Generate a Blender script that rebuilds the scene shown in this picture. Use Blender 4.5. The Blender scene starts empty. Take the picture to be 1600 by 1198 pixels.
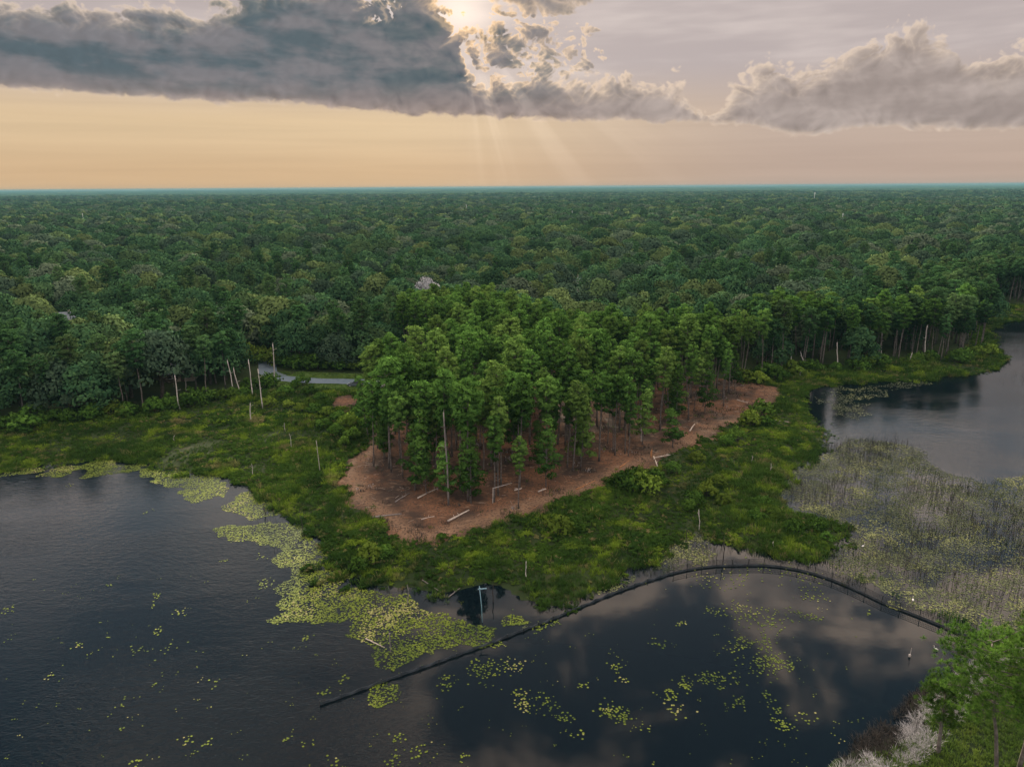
import bpy, bmesh, math, random
import numpy as np
from mathutils import Vector, Matrix, Euler

# ------------------------------------------------------------------ camera, world, sun, exposure
scene = bpy.context.scene
COL = scene.collection
rad = math.radians
CAM_H = 60.0                       # a drone sixty metres above the lake
PITCH, ROLL, FOCAL = rad(15.73), rad(-0.39), 1090.0 / 1600.0 * 36.0
SUN_AZ, SUN_EL = -3.6, 12.4        # degrees; azimuth from +Y towards +X

cam_data = bpy.data.cameras.new('camera')
cam = bpy.data.objects.new('camera', cam_data)
COL.objects.link(cam)
cam.location = (0, 0, CAM_H)
cam.rotation_euler = (Matrix.Rotation(rad(90) - PITCH, 3, 'X') @ Matrix.Rotation(ROLL, 3, 'Z')).to_euler()
cam_data.lens, cam_data.sensor_width = FOCAL, 36.0
cam_data.clip_start, cam_data.clip_end = 1.0, 80000.0
scene.camera = cam

sun_data = bpy.data.lights.new('sun', 'SUN')
sun_data.energy, sun_data.angle, sun_data.color = 5.0, rad(5), (1.0, 0.85, 0.66)
sun = bpy.data.objects.new('sun', sun_data)
COL.objects.link(sun)
_sd = Vector((math.sin(rad(SUN_AZ)) * math.cos(rad(SUN_EL)), math.cos(rad(SUN_AZ)) * math.cos(rad(SUN_EL)), math.sin(rad(SUN_EL))))
sun.rotation_euler = _sd.to_track_quat('Z', 'Y').to_euler()

scene.view_settings.view_transform = 'Standard'
scene.view_settings.look = 'None'
scene.view_settings.exposure = 0.8
scene.view_settings.gamma = 1.0
scene.cycles.use_denoising = True
try:
    scene.cycles.denoiser = 'OPENIMAGEDENOISE'
except Exception:
    pass
scene.cycles.max_bounces = 5
scene.cycles.diffuse_bounces = 2
scene.cycles.glossy_bounces = 3
scene.cycles.transmission_bounces = 2
scene.cycles.transparent_max_bounces = 6
scene.cycles.volume_bounces = 0
scene.cycles.use_adaptive_sampling = True
scene.cycles.adaptive_threshold = 0.015
scene.cycles.caustics_reflective = False
scene.cycles.caustics_refractive = False


# ------------------------------------------------------------------ a little node language
class N:
    """a socket that can be added, multiplied ... ; builds Math nodes"""
    def __init__(s, t, k): s.t, s.k = t, k
    def _m(s, op, a, b=None, c=None):
        n = s.t.nodes.new('ShaderNodeMath'); n.operation = op
        for i, v in enumerate((a, b, c)):
            if v is None: continue
            if isinstance(v, N): s.t.links.new(v.k, n.inputs[i])
            else: n.inputs[i].default_value = float(v)
        return N(s.t, n.outputs[0])
    def __add__(s, o): return s._m('ADD', s, o)
    __radd__ = __add__
    def __sub__(s, o): return s._m('SUBTRACT', s, o)
    def __rsub__(s, o): return s._m('SUBTRACT', o, s)
    def __mul__(s, o): return s._m('MULTIPLY', s, o)
    __rmul__ = __mul__
    def __truediv__(s, o): return s._m('DIVIDE', s, o)
    def pw(s, o): return s._m('POWER', s, o)
    def mn(s, o): return s._m('MINIMUM', s, o)
    def mx(s, o): return s._m('MAXIMUM', s, o)
    def ab(s): return s._m('ABSOLUTE', s)
    def ex(s): return s._m('EXPONENT', s)
    def clamp(s): return s.mx(0.0).mn(1.0)
    def step(s, a, b):            # smoothstep from a to b (a may exceed b)
        n = s.t.nodes.new('ShaderNodeMapRange'); n.interpolation_type = 'SMOOTHSTEP'
        s.t.links.new(s.k, n.inputs['Value'])
        for key, v in (('From Min', a), ('From Max', b)):
            if isinstance(v, N): s.t.links.new(v.k, n.inputs[key])
            else: n.inputs[key].default_value = v
        return N(s.t, n.outputs['Result'])


def xyz(t, x, y, z=0.0):
    n = t.nodes.new('ShaderNodeCombineXYZ')
    for i, v in enumerate((x, y, z)):
        if isinstance(v, N): t.links.new(v.k, n.inputs[i])
        else: n.inputs[i].default_value = v
    return n.outputs[0]


def noise(t, vec, scale=1.0, detail=4.0, rough=0.55, dist=0.0, dims='3D', color=False):
    n = t.nodes.new('ShaderNodeTexNoise'); n.noise_dimensions = dims
    if vec is not None: t.links.new(vec, n.inputs['Vector'])
    n.inputs['Scale'].default_value = scale; n.inputs['Detail'].default_value = detail
    n.inputs['Roughness'].default_value = rough; n.inputs['Distortion'].default_value = dist
    return n.outputs['Color'] if color else N(t, n.outputs['Fac'])


def mixc(t, f, a, b):
    n = t.nodes.new('ShaderNodeMix'); n.data_type = 'RGBA'; n.clamp_factor = True
    if isinstance(f, N): t.links.new(f.k, n.inputs[0])
    else: n.inputs[0].default_value = f
    for i, v in ((6, a), (7, b)):
        if isinstance(v, (tuple, list)): n.inputs[i].default_value = (v[0], v[1], v[2], 1)
        else: t.links.new(v, n.inputs[i])
    return n.outputs[2]


def scalec(t, c, f):
    n = t.nodes.new('ShaderNodeVectorMath'); n.operation = 'SCALE'
    if isinstance(c, (tuple, list)): n.inputs[0].default_value = c[:3]
    else: t.links.new(c, n.inputs[0])
    if isinstance(f, N): t.links.new(f.k, n.inputs['Scale'])
    else: n.inputs['Scale'].default_value = f
    return n.outputs[0]


def addc(t, a, b):
    n = t.nodes.new('ShaderNodeVectorMath'); n.operation = 'ADD'
    t.links.new(a, n.inputs[0]); t.links.new(b, n.inputs[1])
    return n.outputs[0]


def fcurve(t, x, pts, x0, x1, y1):
    """piecewise curve through pts (x in x0..x1, y in 0..y1) of the socket x"""
    n = t.nodes.new('ShaderNodeFloatCurve')
    v = (x - x0) / (x1 - x0)
    t.links.new(v.clamp().k, n.inputs['Value'])
    c = n.mapping.curves[0]
    ps = [((p[0] - x0) / (x1 - x0), p[1] / y1) for p in pts]
    while len(c.points) < len(ps): c.points.new(0.5, 0.5)
    for q, p in zip(c.points, ps):
        q.location = p; q.handle_type = 'AUTO'
    n.mapping.update()
    return N(t, n.outputs[0]) * y1


# ------------------------------------------------------------------ the sky: Nishita air, a low cloud bank before the sun, broken cloud above
def build_world():
    w = bpy.data.worlds.new('World'); scene.world = w; w.use_nodes = True
    t = w.node_tree; t.nodes.clear()
    tc = t.nodes.new('ShaderNodeTexCoord')
    sep = t.nodes.new('ShaderNodeSeparateXYZ'); t.links.new(tc.outputs['Generated'], sep.inputs[0])
    X, Y, Z = (N(t, o) for o in sep.outputs)
    az = Z._m('ARCTAN2', X, Y) * (180 / math.pi)
    el = Z.mx(-1.0).mn(1.0)._m('ARCSINE', Z.mx(-1.0).mn(1.0)) * (180 / math.pi)

    sky = t.nodes.new('ShaderNodeTexSky'); sky.sky_type = 'NISHITA'; sky.sun_disc = False
    sky.sun_elevation, sky.sun_rotation = rad(SUN_EL), rad(SUN_AZ)
    sky.air_density, sky.dust_density, sky.ozone_density = 1.0, 1.2, 1.5

    sx, sy = az - SUN_AZ, el - SUN_EL
    r = (sx * sx + sy * sy + 0.01).pw(0.5)
    right = az.step(-12.0, 24.0)

    # clear air of the lower sky: peach over the horizon, mauve veil above it
    warm = mixc(t, right, (0.66, 0.450, 0.262), (0.52, 0.390, 0.315))
    warm2 = mixc(t, right, (0.72, 0.535, 0.335), (0.55, 0.43, 0.355))
    low = mixc(t, el.step(0.3, 4.5), warm, warm2)
    low = mixc(t, az.step(38.0, 150.0), low, (0.30, 0.32, 0.36))
    low = mixc(t, az.step(-60.0, -150.0), low, (0.30, 0.32, 0.36))
    vn = noise(t, xyz(t, az * 0.05, el * 0.35, 7.0), 1.0, 4.0, 0.55, 0.0, '2D')
    veil = mixc(t, vn.step(0.35, 0.7), (0.50, 0.43, 0.42), (0.66, 0.57, 0.54))
    strk = noise(t, xyz(t, az * 0.035, el * 1.1), 1.0, 4.0, 0.55, 0.3, '2D')
    low = scalec(t, low, strk * 0.20 + 0.90)
    air = mixc(t, el.step(4.5, 9.0), low, veil)
    nish = scalec(t, sky.outputs[0], 0.065)
    glow = ((r * r) * (-1 / 7.0)).ex() * 0.30 + (r * -0.16).ex() * 0.17
    glowc = scalec(t, (1.0, 0.80, 0.58), glow)
    air = addc(t, air, glowc)

    # ---- density of the low bank, as a group so that it can be sampled towards the sun
    g = bpy.data.node_groups.new('cloud_bank', 'ShaderNodeTree')
    g.interface.new_socket('az', in_out='INPUT', socket_type='NodeSocketFloat')
    g.interface.new_socket('el', in_out='INPUT', socket_type='NodeSocketFloat')
    g.interface.new_socket('density', in_out='OUTPUT', socket_type='NodeSocketFloat')
    g.interface.new_socket('relief', in_out='OUTPUT', socket_type='NodeSocketFloat')
    gi, go = g.nodes.new('NodeGroupInput'), g.nodes.new('NodeGroupOutput')
    a, e = N(g, gi.outputs[0]), N(g, gi.outputs[1])
    base = fcurve(g, a, [(-180, 5.5), (-60, 6.2), (-34.5, 6.0), (-25, 5.85), (-18, 5.85), (-10, 5.35), (-4, 5.2), (0, 4.9), (5, 4.75), (12, 4.55), (14.6, 4.45),
                         (18, 4.2), (22, 3.3), (26, 3.6), (30, 3.5), (34.5, 3.3), (60, 4.5), (180, 5.5)], -180, 180, 24.0)
    top = fcurve(g, a, [(-180, 10), (-60, 11), (-45, 12.0), (-34, 11.6), (-28, 11.5), (-22, 12.0), (-18.5, 13.2), (-15, 14.5), (-8, 15.5), (-5.9, 14.2), (-3.2, 9.6), (-2, 8.4), (0, 8.6), (2.5, 8.3),
                        (6, 8.0), (10.5, 7.8), (13.6, 7.2), (15.0, 5.6), (16.2, 7.6), (19.5, 8.0), (21.4, 7.8), (23.5, 8.9), (27.5, 10.0), (30.5, 8.6), (32.2, 7.4), (34.2, 8.7), (45, 9), (60, 8), (180, 10)], -180, 180, 24.0)
    def n2(x, y, detail=0.0):
        return noise(g, xyz(g, x, y), 1.0, detail, 0.5, 0.0, '2D') - 0.5
    warp = n2(a * 0.33, e * 0.42 + 5.0, 1.0)
    big = n2(a * 0.30 + warp * 0.7 + 11.0, e * 0.42, 1.0)
    wa, we = a + warp * 1.6, e * 1.25 + warp * 1.1
    bil = n2(wa * 0.62, we * 0.62 + 3.0).ab() * 2.0
    bil = bil + n2(wa * 1.35 + bil * 0.25 + 7.0, we * 1.35).ab() * 1.05
    lump = bil + 0.0
    bil = bil + n2(wa * 2.9 + bil * 0.2, we * 2.9 + 9.0).ab() * 0.48
    bil = bil + n2(wa * 6.1, we * 6.1 + 4.0, 2.0).ab() * 0.24
    puff = bil - 0.62
    over = (top - e) * 0.62 + big * 1.3 + puff * 0.95
    under = (e - base) * 1.3 + big * 0.75 + puff * 0.42
    # the bank breaks open round the sun; a second dark shelf hangs over the break
    hx, hy = (a + 1.2) * 0.8 + warp * 1.5, (e - 11.0) * 0.9 + big * 2.2
    hole = ((hx * hx + hy * hy) * -0.15).ex()
    g1, g2, g3, g4 = (a + 9.6) * 0.62, (e - 12.1) * 0.75, (a + 11.6) * 0.40, (e - 8.9) * 1.25
    gaps = ((g1 * g1 + g2 * g2) * -1.0).ex() + ((g3 * g3 + g4 * g4) * -1.0).ex() * 0.85
    bankd = over.mn(under) - hole * (0.95 - (puff + 0.25) * 4.6) - gaps * (1.75 - (puff + 0.25) * 3.2)
    kx, ky = (a - 2.6) * 0.21, (e - 13.5) * 0.62
    shelf = 0.85 - (kx * kx + ky * ky) + puff * 0.75
    fx, fy = (a - 0.6) * 0.185, (e - 9.6) * 0.34
    frag = 0.55 - (fx * fx + fy * fy) * 1.1 + (puff + 0.22) * 1.7 + big * 1.4
    dens = bankd.mx(shelf).mx(frag)
    g.links.new(dens.mx(-1.0).mn(2.2).k, go.inputs[0])
    g.links.new(lump.k, go.inputs[1])

    def bank(pa, pe):
        n = t.nodes.new('ShaderNodeGroup'); n.node_tree = g
        t.links.new(pa.k, n.inputs[0]); t.links.new(pe.k, n.inputs[1])
        return N(t, n.outputs[0]), N(t, n.outputs[1])
    ux, uy = sx / r * -1.0, sy / r * -1.0
    d0, p0 = bank(az, el)
    d1, p1 = bank(az + ux * 0.45, el + uy * 0.35 + 0.12)
    cover = d0.step(-0.08, 0.34)
    lit = ((d0.clamp() + d1.clamp() * 1.2) * -1.55).ex()          # thin edges let the sun through
    relief = (((p0 - p1) * 0.42).mx(-0.4).mn(0.4)) * ((d0.mx(0.0) * -1.1).ex() * 0.85 + 0.15)                    # lumps turned to the sun are lighter
    near_sun = (r * -0.15).ex()
    # body colour of the bank: slate blue inside, mauve towards its base and away to the right
    body_n = noise(t, xyz(t, az * 0.20, el * 0.55, 4.2), 1.0, 4.0, 0.52, 0.0, '2D')
    slate = mixc(t, body_n.step(0.34, 0.64), (0.080, 0.122, 0.148), (0.190, 0.190, 0.210))
    slate = mixc(t, el.step(8.0, 5.4), slate, (0.27, 0.222, 0.215))
    grey = mixc(t, body_n.step(0.3, 0.7), (0.33, 0.275, 0.255), (0.44, 0.37, 0.34))
    body = mixc(t, az.step(-3.0, 15.0), slate, grey)
    body = scalec(t, body, relief * 1.1 + 1.0)
    rim = mixc(t, near_sun, (0.88, 0.70, 0.55), (1.60, 1.02, 0.50))
    bankc = mixc(t, (lit + relief * near_sun * 0.5).clamp(), body, rim)
    col = mixc(t, cover, air, bankc)

    # ---- broken cloud overhead, seen in perspective as a layer
    inv = (Z.mx(0.06))
    px, py = X / inv, Y / inv
    h1 = noise(t, xyz(t, px * 2.9 + 3.1, py * 2.9 + 0.4), 1.0, 4.0, 0.60, 0.35, '2D')
    h2 = noise(t, xyz(t, px * 2.9 + 3.1 - 0.06, py * 2.9 + 0.4 + 0.14), 1.0, 2.0, 0.56, 0.35, '2D')
    big_h = noise(t, xyz(t, px * 0.9 + 1.3, py * 0.9), 1.0, 1.0, 0.5, 0.0, '2D')
    hc = (h1 * 0.62 + big_h * 0.38).step(0.44, 0.60)
    hl = ((h1 - h2) * 5.0 + 0.55 + (h1 - 0.55) * 1.5).clamp()
    highc = mixc(t, hl, (0.42, 0.38, 0.38), (1.50, 1.16, 0.92))
    high = mixc(t, hc * 0.95, addc(t, nish, glowc), highc)

    # ---- shafts of sunlight below the break
    ang = r._m('ARCTAN2', sx, sy * -1.0)
    rn = noise(t, xyz(t, ang * 5.0 + 2.0, r * 0.03, 0.5), 1.0, 3.0, 0.62, 0.0, '2D')
    rays = rn.step(0.42, 0.72) * ang.step(-0.35, 0.45) * ang.step(1.40, 0.95) * r.step(2.8, 6.5) * (r * -0.13).ex()
    col = addc(t, col, scalec(t, (0.30, 0.255, 0.215), rays * 0.8))

    def back(c, k=1.0):
        n = t.nodes.new('ShaderNodeBackground'); n.inputs['Strength'].default_value = 0.12
        t.links.new(scalec(t, c, k / 0.12), n.inputs['Color'])
        return n.outputs[0]

    def mixs(f, p, q):
        n = t.nodes.new('ShaderNodeMixShader')
        t.links.new(f.k, n.inputs[0]); t.links.new(p, n.inputs[1]); t.links.new(q, n.inputs[2])
        return n.outputs[0]
    whole = mixs(el.step(13.3, 20.0), back(col, 0.574), back(high, 2.0))
    whole = mixs(el.step(-0.4, -0.8), whole, back(scalec(t, (0.05, 0.06, 0.06), 1.0)))
    out = t.nodes.new('ShaderNodeOutputWorld'); t.links.new(whole, out.inputs['Surface'])
    w.cycles.sampling_method = 'MANUAL'; w.cycles.sample_map_resolution = 512


build_world()
# ------------------------------------------------------------------ measuring, noise, meshes
RNG = np.random.default_rng(11)
_F = 1090.0


def gp(u, v, z=0.0):
    """the point at height z that the drone sees at photograph position (u, v)"""
    x, y = (u - 800.0) / _F, -(v - 599.0) / _F
    c, s = math.cos(ROLL), math.sin(ROLL)
    x, y = c * x - s * y, s * x + c * y
    d = (x, math.cos(PITCH) + y * math.sin(PITCH), -math.sin(PITCH) + y * math.cos(PITCH))
    k = (z - CAM_H) / d[2]
    return (d[0] * k, d[1] * k)


_T = np.random.default_rng(5).random((256, 256))


def vnoise(x, y):
    x = np.asarray(x, float); y = np.asarray(y, float)
    xi, yi = np.floor(x).astype(int), np.floor(y).astype(int)
    fx, fy = x - xi, y - yi
    fx, fy = fx * fx * (3 - 2 * fx), fy * fy * (3 - 2 * fy)
    a, b = _T[xi & 255, yi & 255], _T[(xi + 1) & 255, yi & 255]
    c, d = _T[xi & 255, (yi + 1) & 255], _T[(xi + 1) & 255, (yi + 1) & 255]
    return (a + (b - a) * fx) * (1 - fy) + (c + (d - c) * fx) * fy - 0.5


def fbm(x, y, o=4):
    s, k = 0.0, 1.0
    for i in range(o):
        s = s + vnoise(np.asarray(x) * 2 ** i + 17.3 * i, np.asarray(y) * 2 ** i + 5.1 * i) * k
        k *= 0.5
    return s


def inside(poly, x, y):
    x, y = np.asarray(x, float), np.asarray(y, float)
    r = np.zeros(x.shape, bool)
    n = len(poly)
    for i in range(n):
        (x0, y0), (x1, y1) = poly[i], poly[(i + 1) % n]
        if y0 == y1: continue
        c = ((y0 > y) != (y1 > y)) & (x < (x1 - x0) * (y - y0) / (y1 - y0) + x0)
        r ^= c
    return r


def edge_dist(poly, x, y, closed=True):
    x, y = np.asarray(x, float), np.asarray(y, float)
    best = np.full(x.shape, 1e18)
    n = len(poly)
    for i in range(n if closed else n - 1):
        (x0, y0), (x1, y1) = poly[i], poly[(i + 1) % n]
        dx, dy = x1 - x0, y1 - y0
        k = np.clip(((x - x0) * dx + (y - y0) * dy) / (dx * dx + dy * dy + 1e-9), 0, 1)
        best = np.minimum(best, (x - x0 - k * dx) ** 2 + (y - y0 - k * dy) ** 2)
    return np.sqrt(best)


def sdist(poly, x, y):
    d = edge_dist(poly, x, y)
    return np.where(inside(poly, x, y), d, -d)


def npmesh(name, V, F, mats=(), smooth=False, fmat=None, fattr=None, vattr=None, normals=None):
    """V (n,3); F (m,k) array or a list of such arrays"""
    Fs = F if isinstance(F, list) else [F]
    Fs = [np.asarray(f, np.int32) for f in Fs if len(f)]
    me = bpy.data.meshes.new(name)
    V = np.asarray(V, np.float32)
    me.vertices.add(len(V)); me.vertices.foreach_set('co', V.ravel())
    tot = np.concatenate([np.full(len(f), f.shape[1], np.int32) for f in Fs])
    idx = np.concatenate([f.ravel() for f in Fs])
    me.loops.add(len(idx)); me.loops.foreach_set('vertex_index', idx)
    me.polygons.add(len(tot))
    me.polygons.foreach_set('loop_start', np.concatenate([[0], np.cumsum(tot)[:-1]]).astype(np.int32))
    if fmat is not None: me.polygons.foreach_set('material_index', np.asarray(fmat, np.int32))
    if fattr is not None:
        a = me.attributes.new('tone', 'FLOAT', 'FACE'); a.data.foreach_set('value', np.asarray(fattr, np.float32))
    if vattr is not None:
        for k, v in vattr.items():
            a = me.attributes.new(k, 'FLOAT', 'POINT'); a.data.foreach_set('value', np.asarray(v, np.float32))
    me.update(calc_edges=True)
    me.polygons.foreach_set('use_smooth', np.full(len(tot), bool(smooth)))
    if normals is not None: me.normals_split_custom_set_from_vertices(np.asarray(normals, float).tolist())
    for m in mats: me.materials.append(m)
    return me


def link(name, me, parent=None, loc=None, rot=None, scale=None, **props):
    o = bpy.data.objects.new(name, me); COL.objects.link(o)
    if parent is not None: o.parent = parent
    if loc is not None: o.location = loc
    if rot is not None: o.rotation_euler = rot
    if scale is not None: o.scale = scale if hasattr(scale, '__len__') else (scale,) * 3
    for k, v in props.items():
        if v is not None: o[k] = v
    return o


class MB:
    """collects shapes into one mesh"""
    def __init__(s): s.V, s.F4, s.F3, s.n, s.M4, s.M3 = [], [], [], 0, [], []

    def add(s, V, F, mi=0):
        V, F = np.asarray(V, float), np.asarray(F, int) + s.n
        s.V.append(V); s.n += len(V)
        if F.shape[1] == 4: s.F4.append(F); s.M4.append(np.full(len(F), mi))
        else: s.F3.append(F); s.M3.append(np.full(len(F), mi))
        return s

    def tube(s, P, R, k=6, mi=0, cap=True):
        P = np.asarray(P, float); n = len(P)
        T = np.gradient(P, axis=0); T /= np.linalg.norm(T, axis=1)[:, None] + 1e-9
        A = np.where(np.abs(T[:, 2:3]) > 0.9, np.array([[1.0, 0, 0]]), np.array([[0, 0, 1.0]]))
        U = np.cross(T, A); U /= np.linalg.norm(U, axis=1)[:, None]
        W = np.cross(T, U)
        th = np.arange(k) * 2 * math.pi / k
        R = np.broadcast_to(np.asarray(R, float), (n,))
        V = (P[:, None, :] + R[:, None, None] * (np.cos(th)[None, :, None] * U[:, None, :] + np.sin(th)[None, :, None] * W[:, None, :])).reshape(-1, 3)
        F = [[i * k + j, i * k + (j + 1) % k, (i + 1) * k + (j + 1) % k, (i + 1) * k + j] for i in range(n - 1) for j in range(k)]
        if cap:
            b = len(V); V = np.vstack([V, P[0], P[-1]])
            s.add(V, F, mi)
            T3 = [[b, (j + 1) % k, j] for j in range(k)] + [[b + 1, (n - 1) * k + j, (n - 1) * k + (j + 1) % k] for j in range(k)]
            F3 = np.asarray(T3) + s.n - len(V)
            s.F3.append(F3); s.M3.append(np.full(len(F3), mi))
        else:
            s.add(V, F, mi)
        return s

    def box(s, c, d, rz=0.0, mi=0, taper=1.0):
        x, y, z = (q / 2 for q in d)
        V = np.array([(-x, -y, -z), (x, -y, -z), (x, y, -z), (-x, y, -z), (-x * taper, -y * taper, z), (x * taper, -y * taper, z), (x * taper, y * taper, z), (-x * taper, y * taper, z)])
        cs, sn = math.cos(rz), math.sin(rz)
        V = np.stack([V[:, 0] * cs - V[:, 1] * sn, V[:, 0] * sn + V[:, 1] * cs, V[:, 2]], 1) + np.asarray(c, float)
        return s.add(V, [(0, 3, 2, 1), (4, 5, 6, 7), (0, 1, 5, 4), (1, 2, 6, 5), (2, 3, 7, 6), (3, 0, 4, 7)], mi)

    def mesh(s, name, mats, smooth=False):
        F, M = [], []
        if s.F4: F.append(np.vstack(s.F4)); M.append(np.concatenate(s.M4))
        if s.F3: F.append(np.vstack(s.F3)); M.append(np.concatenate(s.M3))
        return npmesh(name, np.vstack(s.V), F, mats, smooth, np.concatenate(M))


# ------------------------------------------------------------------ materials
def mat(name):
    m = bpy.data.materials.new(name); m.use_nodes = True
    t = m.node_tree; t.nodes.clear()
    out = t.nodes.new('ShaderNodeOutputMaterial')
    return m, t, out


def principled(t, out, color, rough=0.8, spec=0.3):
    p = t.nodes.new('ShaderNodeBsdfPrincipled')
    if isinstance(color, (tuple, list)): p.inputs['Base Color'].default_value = (*color, 1)
    else: t.links.new(color, p.inputs['Base Color'])
    p.inputs['Roughness'].default_value = rough
    p.inputs['Specular IOR Level'].default_value = spec
    t.links.new(p.outputs[0], out.inputs['Surface'])
    return p


def coords(t, kind='Object'):
    return t.nodes.new('ShaderNodeTexCoord').outputs[kind]


def bump(t, p, h, strength, distance):
    b = t.nodes.new('ShaderNodeBump'); b.inputs['Strength'].default_value = strength; b.inputs['Distance'].default_value = distance
    t.links.new(h.k, b.inputs['Height']); t.links.new(b.outputs[0], p.inputs['Normal'])


def plain(name, color, rough=0.6, spec=0.3, var=0.15, scale=2.0):
    m, t, out = mat(name)
    n = noise(t, coords(t), scale, 4.0, 0.6)
    c = mixc(t, n.step(0.3, 0.7), tuple(k * (1 - var) for k in color), tuple(min(1, k * (1 + var)) for k in color))
    principled(t, out, c, rough, spec)
    return m


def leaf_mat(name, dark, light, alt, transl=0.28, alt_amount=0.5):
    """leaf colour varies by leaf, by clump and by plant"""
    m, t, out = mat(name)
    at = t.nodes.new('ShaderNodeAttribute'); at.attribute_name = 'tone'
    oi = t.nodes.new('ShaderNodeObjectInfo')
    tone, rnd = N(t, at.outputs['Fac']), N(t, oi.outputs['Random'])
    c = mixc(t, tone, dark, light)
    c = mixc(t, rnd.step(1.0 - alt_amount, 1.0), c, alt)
    c = scalec(t, c, (rnd * 7.31)._m('FRACT', rnd * 7.31) * 0.7 + 0.65)
    d = t.nodes.new('ShaderNodeBsdfDiffuse'); t.links.new(c, d.inputs[0])
    tr = t.nodes.new('ShaderNodeBsdfTranslucent'); t.links.new(c, tr.inputs[0])
    mx = t.nodes.new('ShaderNodeMixShader'); mx.inputs[0].default_value = transl
    t.links.new(d.outputs[0], mx.inputs[1]); t.links.new(tr.outputs[0], mx.inputs[2])
    t.links.new(mx.outputs[0], out.inputs['Surface'])
    return m


def grass_mat(name, a, b, c, d, sc=0.045):
    """colour drifts over the ground in patches: read from where each tuft stands"""
    m, t, out = mat(name)
    oi = t.nodes.new('ShaderNodeObjectInfo')
    at = t.nodes.new('ShaderNodeAttribute'); at.attribute_name = 'tone'
    n1 = noise(t, oi.outputs['Location'], sc, 3.0, 0.6)
    n2 = noise(t, oi.outputs['Location'], sc * 4.3, 2.0, 0.6)
    k = mixc(t, n1.step(0.38, 0.62), a, b)
    n3 = noise(t, oi.outputs['Location'], sc * 2.2, 4.0, 0.65)
    k = mixc(t, n2.step(0.51, 0.66), k, c)
    k = mixc(t, (N(t, oi.outputs['Random']).step(0.90, 1.0) * 0.8).mx(n3.step(0.60, 0.70) * 0.75), k, d)
    k = scalec(t, k, N(t, at.outputs['Fac']) * 0.7 + 0.6)
    df = t.nodes.new('ShaderNodeBsdfDiffuse'); t.links.new(k, df.inputs[0])
    tr = t.nodes.new('ShaderNodeBsdfTranslucent'); t.links.new(k, tr.inputs[0])
    mx = t.nodes.new('ShaderNodeMixShader'); mx.inputs[0].default_value = 0.3
    t.links.new(df.outputs[0], mx.inputs[1]); t.links.new(tr.outputs[0], mx.inputs[2])
    t.links.new(mx.outputs[0], out.inputs['Surface'])
    return m


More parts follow.
